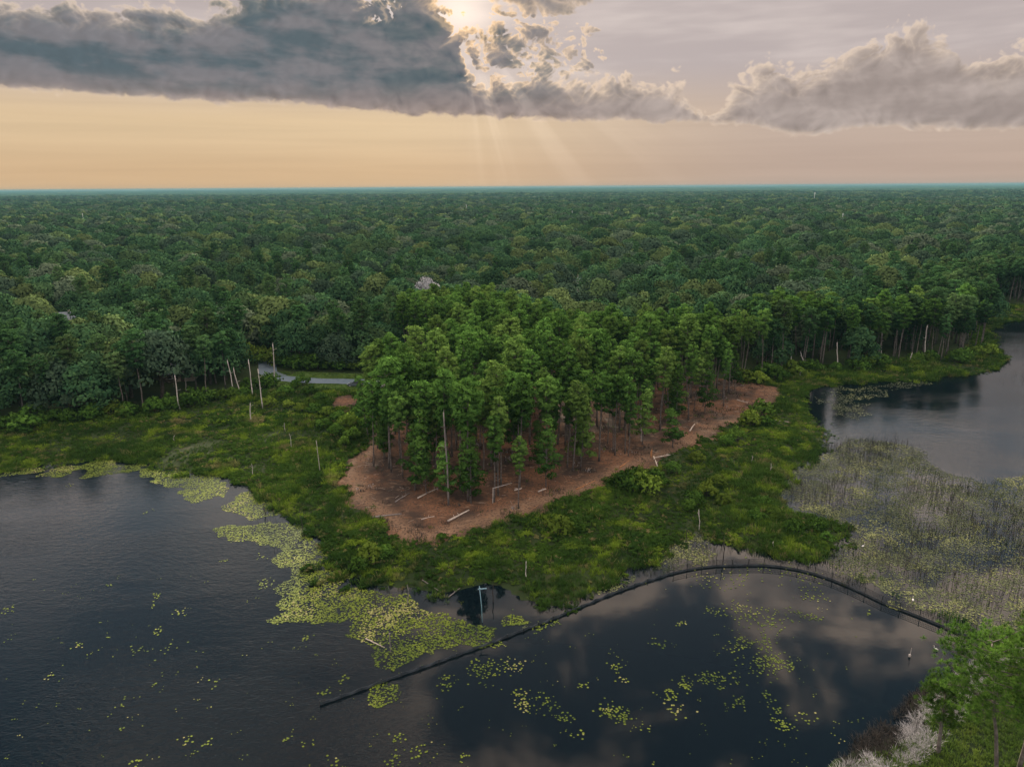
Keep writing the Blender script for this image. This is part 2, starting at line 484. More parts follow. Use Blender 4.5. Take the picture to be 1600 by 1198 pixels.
def make_materials():
    M = {}
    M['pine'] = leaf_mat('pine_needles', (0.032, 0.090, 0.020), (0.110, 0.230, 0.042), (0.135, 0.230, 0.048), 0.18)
    M['pine_wood'] = leaf_mat('wood_pine_needles', (0.020, 0.066, 0.026), (0.068, 0.155, 0.048), (0.092, 0.160, 0.054), 0.15)  # darker, bluer than the grove needles: distance haze mixed into the colour
    M['pine_near'] = leaf_mat('pine_needles_close', (0.034, 0.088, 0.015), (0.120, 0.225, 0.036), (0.10, 0.19, 0.03))
    M['oak'] = leaf_mat('hardwood_leaves', (0.013, 0.054, 0.030), (0.074, 0.148, 0.052), (0.120, 0.172, 0.058), 0.12, 0.45)  # bluish dark green: haze and cloud shade put into the leaf colour
    M['moss'] = leaf_mat('mossy_leaves', (0.026, 0.058, 0.036), (0.074, 0.118, 0.066), (0.105, 0.142, 0.084), 0.12, 0.5)  # grey-green of moss, with the blue of distance haze painted in
    M['bush'] = leaf_mat('shrub_leaves', (0.035, 0.090, 0.016), (0.100, 0.200, 0.030), (0.17, 0.25, 0.035), 0.2, 0.5)
    M['pale_tree'] = leaf_mat('pale_bare_twigs', (0.26, 0.27, 0.28), (0.42, 0.43, 0.44), (0.4, 0.41, 0.42), 0.1, 0.3)
    M['grass'] = grass_mat('marsh_grass', (0.034, 0.080, 0.016), (0.066, 0.132, 0.020), (0.185, 0.285, 0.028), (0.26, 0.22, 0.10))
    M['lawn'] = grass_mat('lawn_grass', (0.085, 0.150, 0.030), (0.120, 0.200, 0.035), (0.15, 0.22, 0.04), (0.14, 0.19, 0.05))
    M['bark'] = plain('pine_bark', (0.135, 0.118, 0.106), 0.9, 0.1, 0.4, 1.5)
    M['dark_bark'] = plain('hardwood_bark', (0.070, 0.058, 0.048), 0.9, 0.1, 0.4, 1.5)
    M['snag'] = plain('weathered_dead_wood', (0.50, 0.46, 0.42), 0.8, 0.2, 0.3, 1.2)
    M['grey_wood'] = plain('grey_dead_wood', (0.22, 0.20, 0.185), 0.85, 0.2, 0.3, 1.2)
    M['dark_wood'] = plain('wet_dead_wood', (0.045, 0.040, 0.036), 0.7, 0.3, 0.3, 2.0)
    M['log'] = plain('fallen_log_wood', (0.52, 0.45, 0.38), 0.85, 0.2, 0.25, 1.5)
    M['orange_wood'] = plain('split_pine_wood', (0.42, 0.20, 0.085), 0.85, 0.2, 0.25, 3.0)

    # forest floor and marsh soil
    m, t, out = mat('ground_soil')
    co = coords(t)
    n1, n2 = noise(t, co, 0.03, 5.0, 0.6), noise(t, co, 0.45, 5.0, 0.65)
    c = mixc(t, n1.step(0.35, 0.65), (0.020, 0.034, 0.012), (0.036, 0.055, 0.018))
    c = mixc(t, n2.step(0.55, 0.75), c, (0.055, 0.048, 0.026))
    principled(t, out, c, 0.95, 0.1)
    M['ground'] = m
    # cleared dirt with raked litter
    m, t, out = mat('cleared_dirt')
    co = coords(t)
    mp = t.nodes.new('ShaderNodeMapping'); mp.inputs['Rotation'].default_value = (0, 0, rad(-32)); mp.inputs['Scale'].default_value = (0.55, 1.25, 1.0)
    t.links.new(co, mp.inputs[0])
    n1, n2, n3 = noise(t, co, 0.10, 4.0, 0.6), noise(t, mp.outputs[0], 0.9, 6.0, 0.68), noise(t, co, 2.4, 5.0, 0.7)
    at = t.nodes.new('ShaderNodeAttribute'); at.attribute_name = 'track'
    c = mixc(t, n1.step(0.40, 0.62), (0.056, 0.039, 0.030), (0.190, 0.098, 0.054))
    c = mixc(t, (N(t, at.outputs['Fac']) * (n1 * 1.2 + 0.35)).clamp(), c, (0.255, 0.160, 0.098))
    c = mixc(t, n2.step(0.53, 0.78), c, (0.350, 0.240, 0.155))
    c = mixc(t, n3.step(0.52, 0.36), c, (0.062, 0.046, 0.037))
    p = principled(t, out, c, 0.95, 0.1)
    bump(t, p, n3, 0.7, 0.25)
    M['dirt'] = m
    # lake water: dark, rippled by the wind except in the lee of the fence
    m, t, out = mat('lake_water')
    co = coords(t)
    sp = t.nodes.new('ShaderNodeSeparateXYZ'); t.links.new(co, sp.inputs[0])
    x, y = N(t, sp.outputs[0]), N(t, sp.outputs[1])
    gust = noise(t, xyz(t, x * 0.022, y * 0.05), 1.0, 3.0, 0.55, 0.4, '2D').step(0.38, 0.66)
    west = (x + (y - 90.0) * 0.35).step(-14.0, -30.0)
    east = (x * 0.7 + y).step(150.0, 190.0)
    windy = west.mx(east * 0.75)
    w1 = noise(t, xyz(t, x * 0.55, y * 1.1), 1.0, 3.0, 0.6, 0.3, '2D')
    w2 = noise(t, xyz(t, x * 1.9 + 5.0, y * 3.1), 1.0, 2.0, 0.6, 0.2, '2D')
    calm = noise(t, xyz(t, x * 0.25, y * 0.4), 1.0, 2.0, 0.5, 0.0, '2D')
    h = (w1 * 0.6 + w2 * 0.35) * (windy * (gust * 0.6 + 0.4)) + calm * 0.03
    p = principled(t, out, (0.003, 0.007, 0.010), 0.04, 0.19)
    p.inputs['IOR'].default_value = 1.33
    bump(t, p, h, 1.0, 0.09)
    M['water'] = m
    m, t, out = mat('asphalt')
    n = noise(t, coords(t), 0.8, 5.0, 0.6)
    principled(t, out, mixc(t, n.step(0.3, 0.7), (0.10, 0.145, 0.18), (0.155, 0.205, 0.245)), 0.45, 0.5)  # blue of the reflected sky is mixed into the asphalt colour
    M['asphalt'] = m
    M['lawn_soil'] = plain('lawn_turf', (0.075, 0.130, 0.030), 0.95, 0.1, 0.3, 0.4)
    m, t, out = mat('lily_pad')
    at = t.nodes.new('ShaderNodeAttribute'); at.attribute_name = 'tone'
    tone = N(t, at.outputs['Fac'])
    c = mixc(t, tone, (0.060, 0.098, 0.012), (0.200, 0.255, 0.028))
    c = mixc(t, tone.step(0.90, 1.0), c, (0.30, 0.29, 0.11))
    principled(t, out, c, 0.6, 0.12)
    M['pad'] = m
    m, t, out = mat('dull_lily_pad')
    at = t.nodes.new('ShaderNodeAttribute'); at.attribute_name = 'tone'
    tone = N(t, at.outputs['Fac'])
    c = mixc(t, tone, (0.042, 0.058, 0.024), (0.130, 0.155, 0.058))
    c = mixc(t, tone.step(0.80, 1.0), c, (0.22, 0.24, 0.08))
    principled(t, out, c, 0.6, 0.2)
    M['dull_pad'] = m
    M['pale_brush'] = leaf_mat('pale_dry_stalks', (0.22, 0.215, 0.21), (0.52, 0.51, 0.50), (0.45, 0.44, 0.43), 0.1, 0.3)
    M['dark_brush'] = leaf_mat('dark_wet_stalks', (0.035, 0.033, 0.03), (0.08, 0.07, 0.06), (0.06, 0.055, 0.05), 0.1, 0.3)
    M['reed'] = plain('olive_reed', (0.050, 0.075, 0.022), 0.8, 0.2, 0.4, 0.3)
    M['metal'] = plain('black_fence_metal', (0.020, 0.021, 0.022), 0.5, 0.5, 0.2)
    m, t, out = mat('black_silt_fabric')
    n = noise(t, coords(t), 1.2, 4.0, 0.6)
    principled(t, out, mixc(t, n.step(0.3, 0.7), (0.030, 0.040, 0.048), (0.065, 0.080, 0.092)), 0.55, 0.4)
    M['fabric'] = m
    M['blue_pole'] = plain('painted_pole', (0.20, 0.34, 0.40), 0.5, 0.4, 0.15)
    M['white'] = plain('white_feathers', (0.80, 0.79, 0.76), 0.7, 0.2, 0.05)
    M['beak'] = plain('yellow_beak', (0.55, 0.36, 0.05), 0.5, 0.4, 0.1)
    M['black'] = plain('black_leg', (0.02, 0.02, 0.02), 0.6, 0.3, 0.1)
    M['car_white'] = plain('white_car_paint', (0.72, 0.74, 0.76), 0.25, 0.6, 0.03)
    M['car_grey'] = plain('grey_car_paint', (0.10, 0.12, 0.14), 0.22, 0.6, 0.03)
    M['glass'] = plain('car_glass', (0.015, 0.02, 0.025), 0.06, 0.6, 0.05)
    M['tyre'] = plain('tyre_rubber', (0.02, 0.02, 0.02), 0.85, 0.2, 0.1)
    M['chrome'] = plain('wheel_alloy', (0.45, 0.46, 0.47), 0.35, 0.6, 0.05)
    M['lamp_red'] = plain('tail_lamp', (0.35, 0.02, 0.02), 0.3, 0.5, 0.05)
    M['lamp_white'] = plain('head_lamp', (0.75, 0.75, 0.72), 0.2, 0.6, 0.05)
    M['wall_white'] = plain('white_siding', (0.78, 0.78, 0.76), 0.7, 0.3, 0.06)
    M['wall_tan'] = plain('tan_stucco', (0.42, 0.36, 0.29), 0.8, 0.2, 0.08)
    M['roof_grey'] = plain('grey_shingles', (0.17, 0.20, 0.22), 0.85, 0.2, 0.2, 1.0)
    M['roof_pale'] = plain('pale_metal_roof', (0.45, 0.50, 0.53), 0.45, 0.4, 0.1, 0.8)
    M['tower'] = plain('galvanised_steel', (0.62, 0.64, 0.65), 0.5, 0.5, 0.06)
    return M


M = make_materials()

# ------------------------------------------------------------------ lie of the land
px = lambda pts, z=0.0: [gp(u, v, z) for u, v in pts]
SHORE = px([(0, 730), (50, 727), (101, 725), (150, 719), (182, 716), (225, 722), (250, 730), (293, 735), (337, 738), (371, 748), (398, 762), (435, 782), (452, 802),
            (479, 819), (506, 836), (530, 862), (524, 886), (527, 904), (567, 914), (610, 916), (652, 917), (690, 922), (716, 918), (745, 912), (775, 910), (805, 916), (826, 932), (850, 948),
            (900, 945), (943, 917), (993, 893), (1035, 866), (1058, 838), (1090, 826), (1130, 842), (1170, 858), (1205, 866), (1250, 872), (1290, 862), (1316, 838), (1318, 820),
            (1270, 806), (1222, 789), (1202, 772), (1205, 755), (1232, 738), (1270, 721), (1290, 691), (1276, 667), (1252, 637), (1249, 620), (1269, 607), (1300, 603), (1347, 597), (1400, 594), (1458, 592),
            (1539, 583), (1563, 570), (1556, 550), (1543, 516), (1570, 505), (1600, 499)])
LAND = [(-40000, 190), (-700, 190), (-300, 170), (-180, 152)] + SHORE + [(330, 352), (480, 330), (900, 360), (40000, 360), (40000, 60000), (-40000, 60000)]
NEAR_BANK = px([(1600, 968), (1545, 1003), (1520, 1035), (1490, 1060), (1455, 1085), (1432, 1112), (1395, 1150), (1350, 1180), (1310, 1205)]) + [(8, 46), (-40, 34), (-200, 20), (-40000, 0), (-40000, -3000), (40000, -3000), (40000, 60), (300, 80), (110, 92)]
DIRT = px([(585, 682), (567, 701), (541, 722), (530, 748), (537, 772), (564, 802), (588, 819), (621, 846), (645, 857), (689, 853), (746, 833), (804, 816), (871, 792), (932, 772), (968, 752), (998, 738),
           (1059, 712), (1092, 698), (1114, 684), (1171, 661), (1200, 645), (1229, 620), (1200, 606), (1165, 598)]) + [(62, 215), (40, 232), (0, 225), (-22, 205), (-27, 185)]
GROVE = px([(602, 690), (590, 715), (598, 742), (632, 752), (690, 790), (752, 796), (815, 782), (868, 762), (940, 742), (984, 722), (1012, 698), (1080, 668), (1128, 646), (1165, 618), (1172, 600)]) + [(80, 215), (62, 222), (40, 222), (22, 223), (12, 229), (5, 246), (-4, 270), (-15, 281), (-30, 268), (-40, 250), (-40, 236), (-20, 224), (-22, 205), (-30, 188), (-36, 172)]


def land_sd(x, y):
    x, y = np.asarray(x, float), np.asarray(y, float)
    s = np.maximum(sdist(LAND, x, y), sdist(NEAR_BANK, x, y))
    return s + np.where(np.abs(s) < 40, 3.2 * fbm(x / 7.0, y / 7.0, 3), 0.0)


def height(x, y, sd=None):
    x, y = np.asarray(x, float), np.asarray(y, float)
    if sd is None: sd = land_sd(x, y)
    up = 0.22 * (1 - np.exp(-np.maximum(sd, 0) / 2.0)) + 0.75 * (1 - np.exp(-np.maximum(sd, 0) / 25.0))
    dn = -1.3 * (1 - np.exp(np.minimum(sd, 0) / 3.0))
    rel = fbm(x / 9.0, y / 9.0, 3) * 0.22 * np.clip(sd / 8.0, 0, 1)
    return np.where(sd > 0, up + rel, dn)


def h1(x, y): return float(height(np.array([x]), np.array([y]))[0])


def axis(lo, hi, step, far_lo, far_hi, grow=1.25):
    a = list(np.arange(lo, hi + 1e-6, step)); s = step
    while a[-1] < far_hi: s *= grow; a.append(min(a[-1] + s, far_hi))
    s = step
    while a[0] > far_lo: s *= grow; a.insert(0, max(a[0] - s, far_lo))
    return np.array(a)


def grid_mesh(name, xs, ys, zf, m, keep=None, smooth=True, attr=None):
    X, Y = np.meshgrid(xs, ys)
    Z = zf(X.ravel(), Y.ravel())
    V = np.stack([X.ravel(), Y.ravel(), Z], 1)
    nx, ny = len(xs), len(ys)
    i = (np.arange(ny - 1)[:, None] * nx + np.arange(nx - 1)[None, :]).ravel()
    F = np.stack([i, i + 1, i + nx + 1, i + nx], 1)
    if keep is not None:
        k = keep(X.ravel(), Y.ravel())
        F = F[k[F].all(1)]
        used = np.unique(F); mp = np.full(len(V), -1); mp[used] = np.arange(len(used))
        V, F = V[used], mp[F]
    return npmesh(name, V, F, [m], smooth, None, None, None if attr is None else {k: f(V[:, 0], V[:, 1]) for k, f in attr.items()})


link('ground', grid_mesh('ground', axis(-150, 270, 1.4, -26000, 26000), axis(45, 345, 1.4, -2500, 27000), height, M['ground']), kind='structure', label='dark marsh and forest soil reaching to the horizon')
_w = npmesh('lake_water', [(-3000, -60, 0), (3000, -60, 0), (3000, 420, 0), (-3000, 420, 0)], np.array([[0, 1, 2, 3]]), [M['water']])
link('lake_water', _w, kind='structure', label='dark rippled lake water around the wooded point')


def dirt_z(x, y):
    sd = sdist(DIRT, x, y) + 4.0 * fbm(x / 5.0, y / 5.0, 4)
    rut = 0.10 * np.sin((x * 0.5 + y * 0.86) * 1.3 + 2.0 * fbm(x / 6, y / 6, 2)) + 0.22 * np.maximum(fbm(x / 2.2, y / 2.2, 3), -0.05)
    return height(x, y) + np.clip(sd * 0.25, -0.4, 0.16) + rut * np.clip(sd, 0, 1)


link('dirt_clearing', grid_mesh('dirt_clearing', np.arange(-44, 92, 0.55), np.arange(104, 236, 0.55), dirt_z, M['dirt'], lambda x, y: sdist(DIRT, x, y) > -3.5, True,
     {'track': lambda x, y: np.exp(-((np.abs(sdist(DIRT, x, y)) - 2.6) / 2.2) ** 2) * np.clip(1.1 - (y - 105) / 130, 0.25, 1)}),
     kind='structure', label='raked reddish brown dirt clearing round the foot of the pine grove')
_pd = px([(512, 640), (520, 626), (545, 621), (566, 628), (562, 641), (535, 646)])
link('dirt_patch', grid_mesh('dirt_patch', np.arange(-66, -34, 0.6), np.arange(175, 208, 0.6), lambda x, y: height(x, y) + 0.10 + 0.25 * np.maximum(fbm(x / 2, y / 2, 3), 0), M['dirt'], lambda x, y: sdist(_pd, x, y) + 1.5 * fbm(x / 2.5, y / 2.5, 2) > 0),
     kind='structure', label='small bare dirt patch beside the road lawn')

ROAD = [(-92, 252), (-86, 238), (-81, 224), (-74, 217), (-64, 214.2), (-50, 212.6), (-36, 211.4), (-20, 211), (0, 214)]


def strip(pts, w0, w1, dz, name, m, n=6):
    P = np.array(pts, float); d = np.concatenate([[0], np.cumsum(np.linalg.norm(np.diff(P, axis=0), axis=1))])
    s = np.arange(0, d[-1], 1.0)
    C = np.stack([np.interp(s, d, P[:, 0]), np.interp(s, d, P[:, 1])], 1)
    for _ in range(4): C[1:-1] = (C[:-2] + C[1:-1] * 2 + C[2:]) / 4
    T = np.gradient(C, axis=0); T /= np.linalg.norm(T, axis=1)[:, None]
    Nn = np.stack([-T[:, 1], T[:, 0]], 1)
    k = np.linspace(w0, w1, n)
    V2 = (C[:, None, :] + Nn[:, None, :] * k[None, :, None]).reshape(-1, 2)
    Z = height(V2[:, 0], V2[:, 1]) + dz
    i = (np.arange(len(C) - 1)[:, None] * n + np.arange(n - 1)[None, :]).ravel()
    return npmesh(name, np.column_stack([V2, Z]), np.stack([i, i + n, i + n + 1, i + 1], 1), [m], True)


link('road', strip(ROAD, -2.9, 2.9, 0.14, 'road', M['asphalt']), kind='structure', label='pale blue grey asphalt road end behind the marsh')
link('lawn', strip(ROAD[3:8], -9.5, 10.0, 0.05, 'lawn', M['lawn_soil'], 14), kind='structure', label='mown green verge on both sides of the road')
# ------------------------------------------------------------------ plants
def leaves(rng, C, R, n, size, aspect=0.5, out=1.0, low=-0.55, tone_r=None, heart=None, wide=0.45):
    """n leaf faces on each ellipsoid clump (centre C, radii R); outward facing with scatter.
    Leaves are shaded with the turn of their clump and of the whole crown about its heart."""
    k = len(C)
    d = rng.normal(size=(k * n, 3)); d /= np.linalg.norm(d, axis=1)[:, None]
    d[:, 2] = np.where(d[:, 2] < low, -d[:, 2], d[:, 2])
    rr = 0.55 + 0.5 * rng.random((k * n, 1)) ** 0.6
    c, r = np.repeat(C, n, 0), np.repeat(R, n, 0)
    P = c + d * r * rr
    nn = d * out + rng.normal(size=d.shape) * 0.45; nn /= np.linalg.norm(nn, axis=1)[:, None]
    a = np.cross(nn, rng.normal(size=d.shape)); a /= np.linalg.norm(a, axis=1)[:, None] + 1e-9
    b = np.cross(nn, a)
    s = size * (0.6 + 0.8 * rng.random((k * n, 1)))
    a, b = a * s, b * s * aspect
    V = np.stack([P - a - b * 0.3, P - b, P + a, P + b], 1).reshape(-1, 3)
    F = np.arange(k * n * 4).reshape(-1, 4)
    base = np.repeat(rng.random(k) * 0.6, n) if tone_r is None else np.repeat(tone_r, n)
    tone = np.clip(base + 0.4 * rng.random(k * n), 0, 1)
    heart = C.mean(0) if heart is None else np.asarray(heart, float)
    g = P - heart; g /= np.linalg.norm(g, axis=1)[:, None] + 1e-9
    sn = d * 0.75 + g * wide + rng.normal(size=d.shape) * 0.22; sn /= np.linalg.norm(sn, axis=1)[:, None]
    global NORMALS
    NORMALS = np.repeat(sn, 4, 0)
    return V, F, tone


def curve_pts(rng, a, b, n, wob):
    t = np.linspace(0, 1, n)[:, None]
    P = a + (b - a) * t
    P += np.cumsum(rng.normal(size=(n, 3)), 0) * wob * np.sin(np.pi * t) ** 0.5 * np.array([1, 1, 0.3])
    return P


def pine(seed, H=22.0, R=3.0, c0=0.52, npf=38, n=52, size=0.34, young=False, leafmat='pine', k=6):
    """trunk mesh (with limbs) and crown mesh of a tall pine whose crown is a dome of needle clumps"""
    rng = np.random.default_rng(seed)
    tr = MB()
    top = np.array([rng.normal() * 0.5, rng.normal() * 0.5, H * 0.97])
    T = curve_pts(rng, np.array([0, 0, -0.4]), top, 9, 0.07)
    r0 = 0.0075 * H + 0.03
    tr.tube(T, np.linspace(r0, r0 * 0.22, 9) + np.r_[r0 * 0.35, np.zeros(8)], 7)
    C, Rr = [], []
    for i in range(npf):
        f = (i + 0.5) / npf
        tz = c0 + (1 - c0) * f ** 0.9 * 0.985
        q = (tz - c0) / (1 - c0)
        prof = (0.42 + 1.25 * q) if q < 0.42 else math.sqrt(max(0.02, 1 - ((q - 0.42) / 0.60) ** 2.4))
        if young: prof = 1.05 - q * 0.9
        L = R * prof * (0.55 + 0.55 * rng.random())
        th = i * 2.39996 + rng.normal() * 0.35
        o = np.array([np.interp(tz * H, T[:, 2], T[:, 0]), np.interp(tz * H, T[:, 2], T[:, 1]), tz * H])
        e = o + np.array([math.cos(th) * L, math.sin(th) * L, 0.18 * L + rng.normal() * 0.3 + 0.2])
        if i % 2 == 0 or L > R * 0.6:
            tr.tube(np.array([o - [0, 0, 0.35 * L * 0.5], (o + e) / 2 - [0, 0, 0.12], e]), [0.07, 0.045, 0.02], 4, cap=False)
        s = (0.62 + 0.5 * rng.random()) * (R / 3.0) ** 0.6
        C.append(e); Rr.append((s * 1.15, s * 1.15, s * 0.72))
        if L > R * 0.55:
            C.append(o + (e - o) * (0.45 + 0.2 * rng.random()) + rng.normal(size=3) * 0.25); Rr.append((s * 0.95, s * 0.95, s * 0.6))
    C, Rr = np.array(C), np.array(Rr)
    tone = np.clip(0.08 + 0.5 * rng.random(len(C)) + 0.25 * (C[:, 2] - C[:, 2].mean()) / (H * 0.25), 0, 0.75)  # upper clumps lighter: new growth, plus lit crown tops put into the colour
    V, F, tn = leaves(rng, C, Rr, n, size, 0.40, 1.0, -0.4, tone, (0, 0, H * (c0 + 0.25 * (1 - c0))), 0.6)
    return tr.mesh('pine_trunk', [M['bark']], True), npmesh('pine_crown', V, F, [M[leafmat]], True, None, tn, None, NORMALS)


def oak(seed, H=12.0, R=5.5, npf=56, n=60, size=0.36, leafmat='oak', lod=False):
    """broad lumpy hardwood: boughs and a dome of leaf clumps"""
    rng = np.random.default_rng(seed)
    tr = MB()
    fork = H * 0.32
    if not lod:
        tr.tube(curve_pts(rng, np.array([0, 0, -0.4]), np.array([rng.normal() * 0.4, rng.normal() * 0.4, fork]), 5, 0.08), np.linspace(0.034 * H, 0.022 * H, 5), 7)
    C, Rr = [], []
    lob = rng.random(6) * 2 * math.pi
    for i in range(npf):
        f = (i + 0.5) / npf
        z = f ** 0.72
        th = i * 2.39996 + rng.normal() * 0.4
        bulge = 1 + 0.16 * math.sin(2 * th + lob[0]) + 0.13 * math.sin(3 * th + lob[1]) + 0.10 * math.sin(5 * th + 4 * z + lob[2])
        rr = R * bulge * math.sqrt(max(0.0, 1 - (z * 0.97) ** 2.1)) * (0.86 + 0.2 * rng.random())
        zz = H * 0.34 + (H * 0.64) * z * (0.90 + 0.16 * rng.random()) * (1 + 0.08 * math.sin(3 * th + lob[3]))
        s = R * (0.22 + 0.17 * rng.random())
        rr = max(0.0, rr - s * 0.55)
        p = np.array([math.cos(th) * rr, math.sin(th) * rr, zz - s * 0.6])
        C.append(p); Rr.append((s * 1.1, s * 1.1, s * 0.85))
        if not lod and i % 5 == 0:
            tr.tube(np.array([[0, 0, fork * (0.8 + 0.2 * rng.random())], p * [0.5, 0.5, 0.62], p]), [0.014 * H, 0.009 * H, 0.03], 4, cap=False)
    C, Rr = np.array(C), np.array(Rr)
    tone = np.clip(0.15 + 0.35 * rng.random(len(C)), 0, 0.7)
    V, F, tn = leaves(rng, C, Rr, n, size, 0.72, 1.1, -0.25, tone, (0, 0, H * 0.34), 1.1)
    cm = npmesh('hardwood_crown', V, F, [M[leafmat]], True, None, tn, None, NORMALS)
    return (None if lod else tr.mesh('hardwood_trunk', [M['dark_bark']], True)), cm


def bush(seed, R=1.3, H=1.6, npf=13, n=46, size=0.17, leafmat='bush'):
    rng = np.random.default_rng(seed)
    st, C, Rr = MB(), [], []
    for i in range(npf):
        th, f = i * 2.39996, (i + 0.5) / npf
        r = R * math.sqrt(f) * (0.75 + 0.3 * rng.random())
        z = H * (0.95 - 0.55 * f) * (0.7 + 0.5 * rng.random())
        p = np.array([math.cos(th) * r, math.sin(th) * r, z])
        s = R * (0.30 + 0.2 * rng.random())
        C.append(p); Rr.append((s, s, s * 0.9))
        st.tube(np.array([[p[0] * 0.12, p[1] * 0.12, -0.2], p * [0.6, 0.6, 0.6], p]), [0.035, 0.025, 0.012], 4, cap=False)
    V, F, tn = leaves(rng, np.array(C), np.array(Rr), n, size, 0.6, 1.0, -0.5)
    return st.mesh('shrub_stems', [M['dark_bark']]), npmesh('shrub_foliage', V, F, [M[leafmat]], True, None, tn, None, NORMALS)


def tuft(seed, n=16, H=0.8, spread=0.45, w=0.035, leafm='grass', tip=0.5):
    rng = np.random.default_rng(seed)
    th = rng.random(n) * 2 * math.pi
    b = np.stack([np.cos(th), np.sin(th), 0 * th], 1) * (rng.random((n, 1)) ** 0.5) * spread * 0.6
    lean = np.stack([np.cos(th + rng.normal(size=n) * 0.6), np.sin(th + rng.normal(size=n) * 0.6), 0 * th], 1) * (0.15 + tip * rng.random((n, 1))) * H
    h = H * (0.55 + 0.6 * rng.random((n, 1)))
    z = np.array([[0, 0, 1.0]])
    side = np.cross(lean + 1e-6, z); side /= np.linalg.norm(side, axis=1)[:, None]
    V = np.stack([b - side * w - z * 0.1, b + side * w - z * 0.1, b + lean * 0.45 + z * h * 0.65 + side * w * 0.8, b + lean * 0.45 + z * h * 0.65 - side * w * 0.8, b + lean + z * h * 0.95], 1)
    i = np.arange(n)[:, None] * 5
    return npmesh('tuft', V.reshape(-1, 3), [np.hstack([i, i + 1, i + 2, i + 3]), np.hstack([i + 3, i + 2, i + 4])], [M[leafm]], False, None, np.tile(rng.random(n), 2))


def herb(seed, R=0.5, H=0.7, npf=6, n=16, size=0.13, leafm='grass'):
    rng = np.random.default_rng(seed)
    C = np.column_stack([rng.normal(size=(npf, 2)) * R * 0.45, H * (0.25 + 0.6 * rng.random(npf))])
    V, F, tn = leaves(rng, C, np.full((npf, 3), R * 0.38), n, size, 0.6, 1.0, -0.3)
    return npmesh('herb', V, F, [M[leafm]], True, None, tn, None, NORMALS)


def scatter(name, protos, P, idx, rotz, scl, tilt=None, **props):
    """one object of 'stuff': the plants in protos set out at the points P by geometry nodes"""
    c = bpy.data.collections.new(name + '_kinds')
    for i, me in enumerate(protos):
        c.objects.link(bpy.data.objects.new('%s_kind_%02d' % (name, i), me))
    n = len(P)
    me = bpy.data.meshes.new(name); me.vertices.add(n); me.vertices.foreach_set('co', np.asarray(P, np.float32).ravel())
    a = me.attributes.new('pick', 'INT', 'POINT'); a.data.foreach_set('value', np.asarray(idx, np.int32))
    R = np.zeros((n, 3), np.float32); R[:, 2] = rotz
    if tilt is not None: R[:, :2] = tilt
    a = me.attributes.new('turn', 'FLOAT_VECTOR', 'POINT'); a.data.foreach_set('vector', R.ravel())
    S = np.asarray(scl, np.float32); S = np.repeat(S[:, None], 3, 1) if S.ndim == 1 else S
    a = me.attributes.new('size', 'FLOAT_VECTOR', 'POINT'); a.data.foreach_set('vector', S.astype(np.float32).ravel())
    o = link(name, me, **props)
    g = bpy.data.node_groups.new(name + '_scatter', 'GeometryNodeTree')
    g.interface.new_socket('Geometry', in_out='INPUT', socket_type='NodeSocketGeometry')
    g.interface.new_socket('Geometry', in_out='OUTPUT', socket_type='NodeSocketGeometry')
    gi, go = g.nodes.new('NodeGroupInput'), g.nodes.new('NodeGroupOutput')
    ci = g.nodes.new('GeometryNodeCollectionInfo'); ci.inputs['Collection'].default_value = c
    ci.inputs['Separate Children'].default_value = True; ci.inputs['Reset Children'].default_value = True
    iop = g.nodes.new('GeometryNodeInstanceOnPoints'); iop.inputs['Pick Instance'].default_value = True

    def named(nm, ty):
        q = g.nodes.new('GeometryNodeInputNamedAttribute'); q.data_type = ty; q.inputs['Name'].default_value = nm
        return q.outputs['Attribute']
    g.links.new(gi.outputs[0], iop.inputs['Points']); g.links.new(ci.outputs[0], iop.inputs['Instance'])
    g.links.new(named('pick', 'INT'), iop.inputs['Instance Index'])
    g.links.new(named('turn', 'FLOAT_VECTOR'), iop.inputs['Rotation'])
    g.links.new(named('size', 'FLOAT_VECTOR'), iop.inputs['Scale'])
    g.links.new(iop.outputs[0], go.inputs[0])
    md = o.modifiers.new('scatter', 'NODES'); md.node_group = g
    return o


def joined(trunk, crown, name):
    """trunk and crown as one mesh for the uncounted trees of the wood"""
    def read(me):
        v = np.empty(len(me.vertices) * 3); me.vertices.foreach_get('co', v)
        vn = np.empty(len(me.vertices) * 3); me.vertices.foreach_get('normal', vn)
        tot = np.empty(len(me.polygons), int); me.polygons.foreach_get('loop_total', tot)
        li = np.empty(len(me.loops), int); me.loops.foreach_get('vertex_index', li)
        st = np.empty(len(me.polygons), int); me.polygons.foreach_get('loop_start', st)
        return v.reshape(-1, 3), vn.reshape(-1, 3), tot, st, li
    v0, n0, t0, s0, l0 = read(trunk); v1, _, t1, s1, l1 = read(crown)
    q = [l0[s0[t0 == 4][:, None] + np.arange(4)]]
    if (t0 == 3).any(): q.append(l0[s0[t0 == 3][:, None] + np.arange(3)])
    fc = l1.reshape(-1, 4) + len(v0)
    F = [q[0]] + q[1:] + [fc]
    tone = np.empty(len(crown.polygons)); crown.attributes['tone'].data.foreach_get('value', tone)
    cn = np.empty(len(l1) * 3); crown.corner_normals.foreach_get('vector', cn)
    nb = len(t0)
    return npmesh(name, np.vstack([v0, v1]), F, [trunk.materials[0], crown.materials[0]], True, np.r_[np.zeros(nb), np.ones(len(fc))], np.r_[np.zeros(nb), tone], None, np.vstack([n0, cn.reshape(-1, 3)]))


